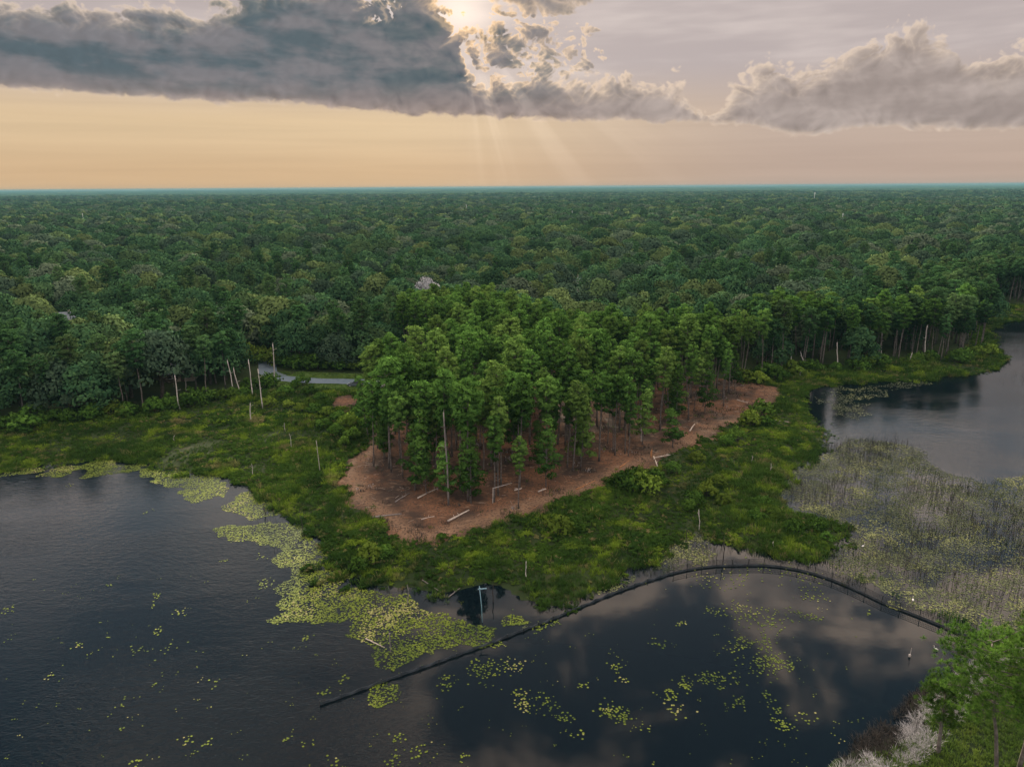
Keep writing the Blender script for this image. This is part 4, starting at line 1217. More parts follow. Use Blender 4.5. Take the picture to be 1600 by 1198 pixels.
MAT_W = px([(343, 838), (352, 822), (395, 815), (430, 806), (470, 826), (505, 845), (535, 880), (540, 915), (600, 925), (640, 940), (700, 950), (742, 975), (800, 965), (832, 972), (790, 988), (742, 1008), (690, 1026), (640, 1046), (602, 1090), (572, 1096), (558, 1080), (590, 1050), (575, 1015), (540, 985), (480, 965), (428, 975), (432, 940), (455, 905), (425, 865), (390, 840)])
STRIP_W = px([(0, 742), (60, 741), (120, 741), (170, 745), (200, 742), (225, 752), (262, 757), (290, 780), (320, 788), (352, 783), (375, 760), (372, 748), (337, 738), (293, 735), (250, 730), (225, 722), (182, 716), (101, 725), (0, 730)])
x, y = candidates((-125, 12, 66, 155), 30.0)
JOIN_W = px([(320, 788), (352, 775), (375, 752), (400, 764), (436, 784), (456, 806), (430, 812), (395, 822), (352, 822), (365, 800)])
s = np.maximum(np.maximum(sdist(MAT_W, x, y), sdist(STRIP_W, x, y) * 0.8), sdist(JOIN_W, x, y) - 0.8)
k = (land_sd(x, y) < 0.5) & (s + 4.5 * fbm(x / 4.0, y / 4.0, 3) > 0.3) & (rg.random(len(x)) < np.clip(0.80 + 1.0 * fbm(x / 1.7, y / 1.7, 2), 0.1, 1))
pads('lily_pads', 'pad', x[k], y[k], 0.05 + 0.13 * rg.random(k.sum()) ** 1.5, 'yellow-green mat of lily pads off the western tip of the point')
_n1 = k.sum()
MAT_E = px([(1205, 772), (1235, 742), (1300, 705), (1315, 676), (1375, 690), (1440, 706), (1475, 735), (1540, 752), (1600, 742), (1660, 745), (1660, 960), (1600, 985), (1545, 998), (1500, 982), (1420, 950), (1350, 920), (1290, 893), (1250, 878), (1210, 872), (1140, 872), (1090, 880), (1040, 893), (1000, 896), (1050, 835), (1090, 828), (1170, 860), (1240, 874), (1300, 862), (1322, 830), (1275, 806), (1222, 790)])
x, y = candidates((-2, 130, 75, 190), 24.0)
BAY = px([(835, 968), (898, 942), (942, 908), (1000, 884), (1040, 868), (1062, 892), (1000, 908), (935, 935), (870, 962), (800, 992)])
k = (land_sd(x, y) < 0.4) & (np.maximum(sdist(MAT_E, x, y), sdist(BAY, x, y) - 1.2) + 5 * fbm(x / 6.0, y / 6.0, 3) > 0.3) & (rg.random(len(x)) < np.clip(0.60 + 1.25 * fbm(x / 3.2, y / 3.2, 3), 0.05, 1))
pads('lily_field', 'dull_pad', x[k], y[k], 0.06 + 0.13 * rg.random(k.sum()) ** 1.4, 'wide field of dull olive lily pads in the eastern lake')
FAR_PAD = px([(1275, 620), (1310, 605), (1400, 598), (1450, 598), (1440, 606), (1390, 612), (1350, 628), (1360, 645), (1340, 655), (1300, 650)])
x2, y2 = candidates((70, 150, 160, 225), 6.0)
k2 = (sdist(FAR_PAD, x2, y2) + 5 * fbm(x2 / 5, y2 / 5, 3) > 0) & (land_sd(x2, y2) < 0.3) & (rg.random(len(x2)) < np.clip(0.4 + 1.3 * fbm(x2 / 4, y2 / 4, 2), 0, 1))
pads('dark_lily_pads', 'dull_pad', x2[k2], y2[k2], 0.11 + 0.12 * rg.random(k2.sum()), 'dark patch of lily pads under the eastern shore')
# loose clumps on the open water
px_, py_, rr_ = [], [], []
for u, v, n, sp in [(1100, 905, 40, 2.2), (1150, 905, 50, 2.6), (1210, 890, 60, 3.0), (1260, 905, 40, 2.5), (1120, 955, 30, 1.2), (1160, 950, 60, 1.6), (1185, 975, 70, 2.4), (1205, 965, 40, 1.8), (1250, 958, 35, 1.8), (1270, 932, 40, 1.3), (1270, 963, 25, 0.8),
                    (1160, 1004, 45, 1.3), (1192, 1004, 40, 1.2), (1208, 1030, 110, 1.35), (1190, 1045, 60, 1.6), (1150, 1018, 20, 1.2), (1140, 1062, 35, 1.5), (1108, 1060, 50, 1.2), (1072, 1068, 40, 0.9), (1048, 1085, 40, 0.9), (1060, 1112, 25, 0.9), (1150, 1096, 25, 1.0),
                    (1198, 1088, 16, 0.7), (1213, 1108, 18, 0.7), (1222, 1131, 40, 0.85), (1256, 1118, 18, 0.8), (1065, 975, 16, 0.6), (1028, 1006, 22, 0.8), (960, 1041, 24, 0.6), (972, 1065, 12, 0.6), (910, 1072, 14, 0.5), (955, 1110, 70, 1.2), (970, 1118, 40, 0.9),
                    (820, 1100, 40, 0.9), (855, 1098, 40, 1.1), (880, 1120, 26, 0.8), (815, 1085, 20, 0.8), (760, 1043, 90, 1.7), (800, 1040, 40, 1.0), (740, 1050, 20, 0.9), (700, 1070, 24, 0.9), (690, 1060, 14, 0.7), (776, 1008, 30, 0.7), (842, 980, 40, 0.8), (866, 972, 26, 0.7),
                    (507, 1084, 14, 0.6), (540, 1060, 16, 0.6), (625, 1152, 18, 0.7), (655, 1170, 24, 0.9), (615, 1185, 20, 0.8), (724, 1182, 12, 0.4), (518, 1192, 14, 0.7), (447, 1153, 12, 0.5), (478, 1160, 8, 0.6), (12, 952, 18, 0.8), (122, 1008, 14, 0.6), (170, 995, 6, 0.3),
                    (170, 914, 8, 0.4), (240, 932, 14, 0.9), (240, 948, 6, 0.4), (280, 956, 12, 0.5), (245, 986, 16, 0.8), (220, 1012, 16, 0.9), (260, 1012, 14, 1.4), (78, 1056, 8, 0.4), (242, 1069, 5, 0.3), (335, 1066, 8, 0.7), (188, 1100, 8, 0.5), (290, 1158, 14, 0.6), (320, 1165, 10, 0.7),
                    (188, 1140, 5, 0.3), (207, 1190, 8, 0.4), (348, 876, 10, 0.5), (415, 913, 40, 1.1), (410, 870, 12, 0.8), (480, 995, 16, 0.6), (1400, 944, 8, 0.5), (1356, 958, 8, 0.5), (230, 800, 10, 0.8), (110, 758, 10, 0.6), (1485, 1008, 14, 0.7), (1238, 1040, 8, 0.6), (900, 1150, 10, 0.8), (1010, 1140, 8, 0.6)]:
    cx, cy = gp(u, v); n = int(n * 0.8)
    px_.append(cx + rg.normal(size=n) * sp * 0.75); py_.append(cy + rg.normal(size=n) * sp * 0.75); rr_.append(0.085 + 0.075 * rg.random(n))
for _ in range(260):
    u, v = rg.random() * 1350, 900 + rg.random() * 300
    cx, cy = gp(u, v)
    if land_sd(np.array([cx]), np.array([cy]))[0] > -1.5: continue
    n = 1 + int(rg.random() * 3)
    px_.append(cx + rg.normal(size=n) * 0.3); py_.append(cy + rg.normal(size=n) * 0.3); rr_.append(0.05 + 0.05 * rg.random(n))
x, y, r = np.concatenate(px_), np.concatenate(py_), np.concatenate(rr_)
k = land_sd(x, y) < -0.3
pads('loose_lily_pads', 'pad', x[k], y[k], r[k], 'loose clumps of lily pads scattered on the open water')

# dead stems standing in the shallows
def stems(name, poly, dens, h0, h1_, label, box, cl=6.0, m='dark_wood', rad_=0.028):
    x, y = candidates(box, dens)
    k = (sdist(poly, x, y) + 4 * fbm(x / cl, y / cl, 3) > 0.5) & (rg.random(len(x)) < np.clip(0.4 + 1.6 * fbm(x / cl + 9, y / cl, 3), 0.03, 1)) & (land_sd(x, y) < 1.0)
    x, y = x[k], y[k]; n = len(x)
    h = h0 + (h1_ - h0) * rg.random(n) ** 1.6
    lean = rg.normal(size=(n, 2)) * 0.07 * h[:, None]
    th = np.arange(3) * 2.094
    B = np.stack([x[:, None] + np.cos(th) * rad_, y[:, None] + np.sin(th) * rad_, np.full((n, 3), -0.3)], 2)
    T = np.stack([x[:, None] + lean[:, :1] + np.cos(th) * rad_ * 0.6, y[:, None] + lean[:, 1:] + np.sin(th) * rad_ * 0.6, np.repeat(h[:, None], 3, 1)], 2)
    V = np.concatenate([B, T], 1).reshape(-1, 3); i = np.arange(n)[:, None] * 6
    F = np.vstack([np.hstack([i, i + 1, i + 4, i + 3]), np.hstack([i + 1, i + 2, i + 5, i + 4]), np.hstack([i + 2, i, i + 3, i + 5])])
    link(name, npmesh(name, V, [F, np.hstack([i + 3, i + 4, i + 5])], [M[m]]), kind='stuff', label=label)
    return n


REED_E = px([(1255, 640), (1285, 668), (1300, 690), (1400, 680), (1470, 745), (1600, 800), (1640, 960), (1560, 1000), (1400, 900), (1300, 840), (1240, 790), (1225, 760), (1280, 720)])
stems('olive_reeds', MAT_E, 5.0, 0.25, 0.9, 'olive green reeds rising through the eastern lily field', (0, 130, 75, 190), 4.0, 'reed', 0.03)
stems('dead_reeds', REED_E, 3.4, 0.4, 1.9, 'dark dead stems standing among the lily pads of the eastern lake', (20, 140, 70, 190))
stems('flooded_twigs', px([(395, 755), (440, 780), (480, 820), (530, 870), (535, 905), (480, 890), (420, 860), (385, 800)]), 0.45, 0.5, 1.9, 'dark dead stems in the shallows off the western marsh', (-60, -15, 85, 140))
stems('bay_twigs', px([(1040, 870), (1055, 830), (1100, 828), (1160, 862), (1090, 876)]), 0.30, 0.6, 2.2, 'dark dead stems in the little bay behind the fence', (15, 50, 95, 125))
stems('far_reeds', px([(1540, 520), (1570, 508), (1620, 505), (1640, 600), (1560, 600), (1570, 570)]), 0.35, 0.6, 1.8, 'dark reeds at the narrow end of the eastern lake', (150, 300, 180, 340))
stems('fence_sedge', px([(1245, 876), (1300, 890), (1350, 912), (1420, 945), (1500, 978), (1560, 1000), (1570, 985), (1480, 950), (1420, 925), (1350, 895), (1290, 872)]), 16.0, 0.3, 0.9, 'green sedge growing along the outside of the fence', (35, 80, 78, 110), 3.0, 'bush', 0.035)

# ------------------------------------------------------------------ the fence in the water
FENCE = along(px([(500, 1102), (560, 1080), (640, 1051), (720, 1023), (800, 993), (880, 961), (950, 931), (1010, 909), (1060, 894), (1090, 888), (1120, 885), (1160, 884), (1200, 884), (1235, 888), (1275, 898), (1310, 910), (1345, 926), (1380, 943), (1420, 958), (1460, 974), (1500, 991), (1545, 1006)]), 2.6)
fe_ = bpy.data.objects.new('water_fence', None); COL.objects.link(fe_); fe_.location = (*FENCE[0], 0)
fe_['label'], fe_['category'] = 'black fabric and wire fence curving through the water round the near pond', 'fence'
_post = MB().tube([(0, 0, -1.2), (0, 0, 1.32)], 0.06, 6).box((0, 0, 1.35), (0.13, 0.13, 0.05)).mesh('post', [M['metal']])
rf = np.random.default_rng(3)
for i, (x, y) in enumerate(FENCE):
    low = i < len(FENCE) * 0.53
    o = link('post', _post, fe_, (x - FENCE[0][0], y - FENCE[0][1], rf.normal() * 0.03 - (0.80 if low else 0.0)), (rf.normal() * 0.03, rf.normal() * 0.03, 0))
    if i == len(FENCE) - 1: break
    a, b = FENCE[i], FENCE[i + 1]; L = float(np.hypot(*(b - a))); th = math.atan2(b[1] - a[1], b[0] - a[0])
    mb = MB()
    if low:
        n = 7; s = np.linspace(0.05, L - 0.05, n); sag = (0.05 + 0.10 * rf.random()) * np.sin(np.pi * s / L)
        off = 0.14 * np.sin(s * 2.2 + i * 1.7) * np.sin(np.pi * s / L)
        for j in range(n - 1):
            for (z0, z1) in ((-0.5, 0.15), (0.15, 0.46)):
                A = [(s[j], off[j], z0), (s[j + 1], off[j + 1], z0), (s[j + 1], off[j + 1] * 0.5, z1 - sag[j + 1] * (z1 > 0.4)), (s[j], off[j] * 0.5, z1 - sag[j] * (z1 > 0.4))]
                Bk = [(p, q + 0.02, r_) for p, q, r_ in A]
                mb.add(np.array(A + Bk), [(0, 1, 2, 3), (7, 6, 5, 4), (3, 2, 6, 7)])
        me, nm, mt = mb, 'fabric_panel', M['fabric']
    else:
        for z in (0.06, 0.34, 0.62, 0.90, 1.22): mb.tube([(0, 0, z), (L, 0, z)], 0.04 if z in (0.06, 1.22) else 0.022, 4)
        for j in range(1, 12): mb.tube([(L * j / 12, 0, 0.0), (L * j / 12, 0, 1.22)], 0.022, 4, cap=False)
        mb.box((L / 2, 0, 0.02), (L, 0.03, 0.5 + 0.2 * rf.random()), 0.0, 1)
        nm, mt = 'wire_panel', M['metal']
    link(nm, mb.mesh(nm, [mt, M['fabric']]), fe_, (a[0] - FENCE[0][0], a[1] - FENCE[0][1], 0), (0, 0, th))

# ------------------------------------------------------------------ dead trunks, logs, poles
rs = np.random.default_rng(8)


def snag(ub, vb, ut, vt, label, m='snag', r=0.17, group=None, stubs=2, name='dead_trunk'):
    """a bare trunk from the ground at (ub, vb) up to where its broken top is seen"""
    x, y = gp(ub, vb, 0.5); z0 = max(h1(x, y), -0.3)
    # the top stands over the same distance as the foot
    lo, hi = 0.5, 30.0
    for _ in range(40):
        mid_ = (lo + hi) / 2
        if gp(ut, vt, mid_)[1] > y: lo = mid_
        else: hi = mid_
    H = max(lo - z0, 1.0); tx = gp(ut, vt, lo)[0] - x
    P = curve_pts(rs, np.array([0, 0, -0.4]), np.array([tx, 0, H]), 7, 0.07)
    b = MB().tube(P, np.linspace(r, r * 0.55, 7), 7)
    for k in range(stubs):
        f = 0.45 + 0.45 * rs.random(); o = P[0] + (P[-1] - P[0]) * f; th = rs.random() * 6.28; L = 0.5 + 0.05 * H
        b.tube([o, o + np.array([math.cos(th) * L, math.sin(th) * L, 0.35 * L])], [r * 0.35, r * 0.12], 4)
    b.tube([P[-1] - [0, 0, 0.1], P[-1] + np.array([r * 0.5, 0, r * 2.4])], [r * 0.4, r * 0.08], 4)
    link(name, b.mesh(name, [M[m]], True), None, (x, y, z0), label=label, category='dead tree', group=group)


W_, E_, MG = 'dead trunks before the western wood', 'dead trunks before the eastern wood', 'pale stubs standing in the marsh'
for a in [(282, 642, 273, 586, 'white dead trunk at the shrub line, lower of the close pair', W_), (272, 606, 261, 519, 'very tall thin white dead trunk rising above the western wood edge', W_),
          (291, 612, 289, 583, 'short grey dead trunk in the shade beside the tall white pair', W_), (365, 612, 355, 563, 'leaning white dead trunk, nearest the pine of the four by the road', W_),
          (377, 620, 365, 575, 'slanting white dead trunk, second of the four by the road', W_), (395, 622, 388, 562, 'tall white dead trunk, third of the four by the road', W_),
          (411, 641, 403, 577, 'white dead trunk standing lowest of the four by the road', W_), (393, 660, 391, 630, 'thin grey dead trunk at the front of the shrubs', W_), (429, 606, 426, 537, 'grey dead trunk in the round tree beside the road', W_),
          (36, 655, 30, 600, 'grey dead trunk in the dark wood near the picture edge', W_), (128, 625, 122, 560, 'pale dead trunk inside the western wood', W_)]:
    snag(*a[:5], group=a[5], r=0.17)
for a in [(1235, 577, 1236, 547, 'upright white dead trunk before the eastern wood', E_), (1259, 574, 1251, 550, 'leaning white dead trunk before the eastern wood', E_), (1418, 570, 1425, 552, 'short white dead trunk leaning over the eastern shore', E_),
          (1444, 562, 1449, 509, 'tallest white dead trunk on the eastern shore', E_), (1376, 560, 1380, 503, 'tall pale dead trunk in front of the eastern pines', E_), (1310, 577, 1308, 535, 'thin pale dead trunk among the eastern trees', E_)]:
    snag(*a[:5], group=a[5], r=0.20)
for a in [(456, 704, 452, 678, 'pale stub leaning in the western marsh'), (500, 738, 494, 688, 'tallest pale stub in the marsh beside the track bend'), (395, 741, 393, 725, 'small pale stub near the western shoreline'),
          (446, 675, 444, 661, 'small pale stub upslope of the leaning one'), (823, 901, 822, 877, 'white stake in the grass before the grove tip'), (637, 938, 636, 914, 'grey stub at the water edge beside the lily mat'),
          (587, 938, 586, 922, 'short dark stub at the water edge beside the lily mat'), (1092, 824, 1092, 796, 'white post at the edge of the little bay'), (1175, 721, 1175, 712, 'short white post on the eastern marsh'),
          (1205, 735, 1205, 724, 'small pale post near the eastern lily field'), (1208, 852, 1208, 846, 'tiny white stake by the fence corner'), (1252, 590, 1252, 581, 'short pale stub on the eastern shore grass'), (770, 935, 770, 912, 'dark stub standing over the dark pool'),
          (1074, 842, 1073, 826, 'dark stub in the little bay'), (1130, 868, 1131, 838, 'dark forked stub in the little bay before the fence'), (470, 830, 468, 806, 'dark stub in the western shallows'), (415, 800, 414, 785, 'thin dark stub off the western marsh'), (273, 690, 273, 680, 'small pale stub in the western grass')]:
    dark = 'dark' in a[4] or 'grey' in a[4]
    snag(*a, m='dark_wood' if 'dark' in a[4] else ('grey_wood' if 'grey' in a[4] else 'snag'), r=0.085 if not dark else 0.09, group=MG, stubs=1, name='marsh_stub')
snag(701, 791, 693, 644, 'bare snag with a pale foot at the front edge of the grove', 'grey_wood', 0.20)
snag(1002, 693, 1002, 635, 'white dead snag at the eastern front edge of the grove', 'snag', 0.2)


def log(a, b, label, r=0.16, m='log', za=0.0, zb=0.0):
    (xa, ya), (xb, yb) = gp(*a), gp(*b)
    A, B = np.array([0, 0, 0.0]), np.array([xb - xa, yb - ya, 0.0])
    z0 = max(float(dirt_z(np.array([xa]), np.array([ya]))[0]) if inside(DIRT, np.array([xa]), np.array([ya]))[0] else h1(xa, ya), 0.02) + r * 0.8
    z1 = max(float(dirt_z(np.array([xb]), np.array([yb]))[0]) if inside(DIRT, np.array([xb]), np.array([yb]))[0] else h1(xb, yb), 0.02) + r * 0.7
    A[2], B[2] = za, z1 - z0 + zb
    P = curve_pts(rs, A, B, 6, 0.03)
    mb = MB().tube(P, np.linspace(r, r * 0.6, 6), 8)
    for k in range(2):
        f = 0.3 + 0.5 * rs.random(); o = A + (B - A) * f; th = rs.random() * 6.28
        mb.tube([o, o + np.array([math.cos(th) * 0.5, math.sin(th) * 0.5, 0.35])], [r * 0.35, r * 0.15], 4)
    link('fallen_log', mb.mesh('fallen_log', [M[m]], True), None, (xa, ya, z0), label=label, category='log', group='fallen logs')


for a, b, l, r, m in [((578, 813), (628, 809), 'long grey-brown log at the western rim of the dirt clearing', 0.17, 'grey_wood'), ((653, 785), (684, 769), 'pale log lying towards the foot of the bare snag', 0.16, 'log'), ((700, 822), (733, 804), 'thick white log on the dirt near the tip of the clearing', 0.19, 'log'),
                      ((659, 817), (679, 813), 'short thin log beside the thick white log', 0.11, 'log'), ((804, 774), (815, 770), 'short white log under the front pines', 0.16, 'log'), ((841, 775), (853, 770), 'short white log on the track before the front pines', 0.16, 'log'),
                      ((1021, 719), (1027, 734), 'white log pointing down the bank where the track meets the shrubs', 0.18, 'log'), ((1024, 721), (1057, 712), 'long pale log along the track edge, touching the one pointing down', 0.14, 'log'), ((1077, 679), (1085, 669), 'short pale log on the eastern dirt beyond the lone pine', 0.17, 'log'),
                      ((968, 737), (983, 726), 'tan log along the middle of the track', 0.14, 'orange_wood'), ((1200, 659), (1234, 662), 'long thin pale log in the grass at the eastern dirt end', 0.14, 'log'), ((1151, 630), (1168, 634), 'pale log at the far end of the dirt clearing', 0.15, 'log'),
                      ((660, 908), (689, 926), 'grey drift pole slanting into the dark pool', 0.09, 'grey_wood'), ((701, 933), (719, 919), 'grey drift pole leaning the other way beside the dark pool', 0.09, 'grey_wood'), ((571, 998), (601, 1012), 'pale board floating in the lily mat', 0.08, 'log'),
                      ((1405, 570), (1428, 569), 'pale log lying on the eastern shore grass', 0.16, 'log'), ((618, 790), (640, 776), 'brown log under the western pines of the grove', 0.14, 'grey_wood'), ((900, 770), (930, 757), 'brown log along the inner side of the track', 0.13, 'orange_wood')]:
    log(a, b, l, r, m)


def broken(ub, vb, hgt, uu, vv, label):
    x, y = gp(ub, vb); z0 = h1(x, y)
    tx, ty = gp(uu, vv, hgt)
    P = curve_pts(rs, np.array([0, 0, -0.3]), np.array([0.1, 0.0, hgt * 0.92]), 5, 0.02)
    mb = MB().tube(P, np.linspace(0.09, 0.07, 5), 6).tube([P[-1] - [0, 0, 0.1], np.array([tx - x, ty - y, hgt * 0.98 - z0])], [0.07, 0.04], 6)
    link('broken_tree', mb.mesh('broken_tree', [M['snag']], True), None, (x, y, z0), label=label, category='dead tree', group='snapped trees in the grove')


broken(770, 792, 3.6, 800, 754, 'snapped thin tree with its bent white top, before the grove front')
broken(854, 742, 3.6, 842, 713, 'snapped tree with a slanting white top inside the grove edge')
x, y = gp(1017, 719); _s = MB().tube(curve_pts(rs, np.array([0, 0, -0.2]), np.array([0.1, 0, 1.7]), 4, 0.02), [0.22, 0.19, 0.17, 0.12], 8).tube([(0.1, 0, 1.6), (0.16, 0.05, 2.1)], [0.07, 0.02], 4)
link('tree_stump', _s.mesh('tree_stump', [M['orange_wood']], True), None, (x, y, float(dirt_z(np.array([x]), np.array([y]))[0])), label='orange split stump standing beside the track', category='stump')

# the pole with a cross arm, a lesser pole
x, y = gp(754, 972); pe = bpy.data.objects.new('marker_pole', None); COL.objects.link(pe); pe.location = (x, y, 0)
pe['label'], pe['category'] = 'pale blue T-shaped pole standing in the water below the dark pool', 'pole'
link('pole', MB().tube([(0, 0, -1.2), (-0.1, 0, 2.6), (-0.35, 0, 5.9)], [0.07, 0.065, 0.055], 8).mesh('pole', [M['blue_pole']], True), pe)
link('cross_arm', MB().box((0.05, 0, 5.45), (1.25, 0.12, 0.12), 0.15).box((-0.3, 0, 5.45), (0.2, 0.2, 0.22)).mesh('cross_arm', [M['blue_pole']]), pe)
x, y = gp(610, 1019); link('mooring_pole', MB().tube([(0, 0, -1), (0.05, 0, 2.9)], [0.07, 0.06], 8).box((0.05, 0, 2.95), (0.2, 0.2, 0.08)).mesh('mooring_pole', [M['grey_wood']]), None, (x, y, 0), label='grey pole standing in the middle of the lily mat', category='pole')
x, y = gp(1421, 1026); link('water_stake', MB().tube([(0, 0, -1), (0.12, 0.05, 1.35)], [0.035, 0.03], 6).box((0.0, 0, 0.25), (0.22, 0.18, 0.32)).mesh('water_stake', [M['snag']]), None, (x, y, 0), label='thin pale stake standing in the fenced pond', category='stake')


def egret(u, v, z, label, rz, group='white birds'):
    x, y = gp(u, v); e = bpy.data.objects.new('bird', None); COL.objects.link(e); e.location = (x, y, z); e.rotation_euler = (0, 0, rz); e.scale = (0.85,) * 3
    e['label'], e['category'], e['group'] = label, 'bird', group
    t = np.linspace(0, 1, 9); body = np.column_stack([-0.34 + 0.56 * t, 0 * t, 0.44 + 0.14 * t]); rr = np.array([0.015, 0.06, 0.10, 0.125, 0.13, 0.12, 0.095, 0.07, 0.045])
    neck = np.array([(0.22, 0, 0.58), (0.30, 0, 0.66), (0.29, 0, 0.76), (0.24, 0, 0.84), (0.25, 0, 0.93), (0.31, 0, 0.97), (0.37, 0, 0.965)])
    P = np.vstack([body, neck[1:]]); R_ = np.concatenate([rr, [0.038, 0.030, 0.027, 0.030, 0.040, 0.026]])
    link('body', MB().tube(P, R_, 10).mesh('body', [M['white']], True), e)
    link('beak', MB().tube([(0.36, 0, 0.965), (0.50, 0, 0.955)], [0.018, 0.003], 6).mesh('beak', [M['beak']]), e)
    for s in (-1, 1):
        link('leg', MB().tube([(-0.02, s * 0.05, 0.46), (-0.05, s * 0.05, 0.24), (-0.02, s * 0.05, 0.0), (0.08, s * 0.06, -0.01)], [0.014, 0.011, 0.010, 0.006], 5).mesh('leg', [M['black']]), e)
        w = np.linspace(0, 1, 5)
        link('wing', MB().tube(np.column_stack([0.14 - 0.46 * w, np.full(5, s * 0.10) * (1 - 0.5 * w), 0.56 - 0.13 * w]), [0.05, 0.085, 0.085, 0.06, 0.012], 8).mesh('wing', [M['white']], True), e)


egret(1426, 941, 0.05, 'white wading bird standing in the sedge outside the fence', 1.2)
egret(1462, 1016, -0.18, 'white wading bird standing in the fenced pond', 2.6)
egret(1348, 856, 0.0, 'white wading bird among the eastern lily pads', 0.4)

# ------------------------------------------------------------------ litter on the dirt: sticks and bark nobody could count
n = 2600
x, y = candidates((-42, 90, 106, 215), 0.5)
sdr = sdist(DIRT, x, y); k = sdr > 0.6; x, y, sdr = x[k], y[k], sdr[k]
k = rg.random(len(x)) < np.clip(0.35 + 1.6 * fbm(x / 5, y / 5, 3), 0.05, 1); x, y = x[k], y[k]
z = dirt_z(x, y) + 0.05
mb = MB()
for i in range(len(x)):
    L = 0.25 + 1.1 * rg.random() ** 2; th = rg.random() * 6.28; r = 0.014 + 0.022 * rg.random()
    mb.tube([(x[i] - math.cos(th) * L, y[i] - math.sin(th) * L, z[i]), (x[i] + math.cos(th) * L, y[i] + math.sin(th) * L, z[i] + 0.1 * rg.random())], [r, r * 0.5], 3, int(rg.random() * 3), False)
link('branch_litter', mb.mesh('branch_litter', [M['log'], M['orange_wood'], M['dark_bark']]), kind='stuff', label='broken sticks and bark littering the cleared dirt')

x, y = candidates((-42, 90, 106, 230), 0.55)
f = fbm(x / 4.0 + 12, y / 4.0, 3); k = (sdist(DIRT, x, y) > 0.8) & (f > 0.10); x, y = x[k], y[k]
scatter('brush_piles', [tuft(580 + i, 14, 0.55, 1.1, 0.03, 'dark_brush', 1.5) for i in range(3)] + [tuft(590 + i, 10, 0.4, 1.0, 0.028, 'pale_brush', 1.8) for i in range(1)] + [tuft(595, 12, 0.5, 0.5, 0.035)], np.column_stack([x, y, dirt_z(x, y)]),
        np.searchsorted([0.5, 0.62, 0.74, 0.84], rg.random(len(x))), rg.random(len(x)) * 6.28, 0.6 + 0.8 * rg.random(len(x)), kind='stuff', label='dark twig heaps and sprouts on the cleared dirt')

# ------------------------------------------------------------------ cars on the road
def car(x, y, rz, paint, label, group='cars on the road'):
    e = bpy.data.objects.new('parked_car', None); COL.objects.link(e); e.location = (x, y, h1(x, y) + 0.15); e.rotation_euler = (0, 0, rz)
    e['label'], e['category'], e['group'] = label, 'car', group
    prof = [(-2.25, 0.45), (-2.3, 0.75), (-2.22, 1.02), (-1.2, 1.08), (0.75, 1.06), (1.95, 0.92), (2.28, 0.72), (2.3, 0.42)]
    bm_ = bmesh.new()
    for s in (-1, 1):
        pass
    V, F = [], []
    for s, w in ((-1, 0.90), (1, 0.90)):
        for px_c, pz in prof: V.append((px_c, s * w * (1 if pz < 1 else 0.94), pz))
        for px_c in (2.2, -2.2): V.append((px_c, s * 0.82, 0.28))
    bm_.free(); k = len(prof) + 2
    for i in range(k): F.append((i, (i + 1) % k, k + (i + 1) % k, k + i))
    mb = MB().add(V, F)
    for s0 in (0, k):
        ring = list(range(s0, s0 + k)); c = np.mean([V[i] for i in ring], 0)
        mb.add(np.array([V[i] for i in ring] + [tuple(c)]), [(j, (j + 1) % k, k) if s0 else ((j + 1) % k, j, k) for j in range(k)])
    body = link('body', mb.mesh('body', [M[paint]]), e)
    cab = MB(); lo = [(-2.1, 0.84, 1.06), (0.95, 0.84, 1.05)]; hi = [(-1.75, 0.68, 1.68), (0.15, 0.68, 1.70)]
    V = [(lo[0][0], -lo[0][1], lo[0][2]), (lo[1][0], -lo[1][1], lo[1][2]), (lo[1][0], lo[1][1], lo[1][2]), (lo[0][0], lo[0][1], lo[0][2]), (hi[0][0], -hi[0][1], hi[0][2]), (hi[1][0], -hi[1][1], hi[1][2]), (hi[1][0], hi[1][1], hi[1][2]), (hi[0][0], hi[0][1], hi[0][2])]
    link('window', cab.add(V, [(0, 1, 5, 4), (1, 2, 6, 5), (2, 3, 7, 6), (3, 0, 4, 7)]).mesh('window', [M['glass']]), e)
    link('roof', MB().box((-0.8, 0, 1.71), (1.98, 1.42, 0.07)).mesh('roof', [M[paint]]), e)
    for s in (-1, 1):
        link('headlight', MB().box((2.22, s * 0.62, 0.74), (0.14, 0.34, 0.14)).mesh('headlight', [M['lamp_white']]), e)
        link('tail_light', MB().box((-2.27, s * 0.68, 0.90), (0.1, 0.24, 0.22)).mesh('tail_light', [M['lamp_red']]), e)
        for wx in (-1.35, 1.42):
            w = link('wheel', MB().tube([(wx, s * 0.70, 0.33), (wx, s * 0.92, 0.33)], 0.33, 14).mesh('wheel', [M['tyre']]), e)
            link('rim', MB().tube([(wx, s * 0.91, 0.33), (wx, s * 0.94, 0.33)], 0.20, 10).mesh('rim', [M['chrome']]), w)


x, y = gp(556, 602, 1.2); car(x, y - 0.6, 3.0, 'car_grey', 'dark grey parked car on the road beside the grove')
x, y = gp(590, 603, 1.2); car(x, y - 0.4, 3.1, 'car_white', 'white parked car behind the first pines of the grove')
x, y = gp(632, 602, 1.2); car(x, y + 0.2, 0.0, 'car_white', 'white car farthest along the road, nearly hidden by pines')


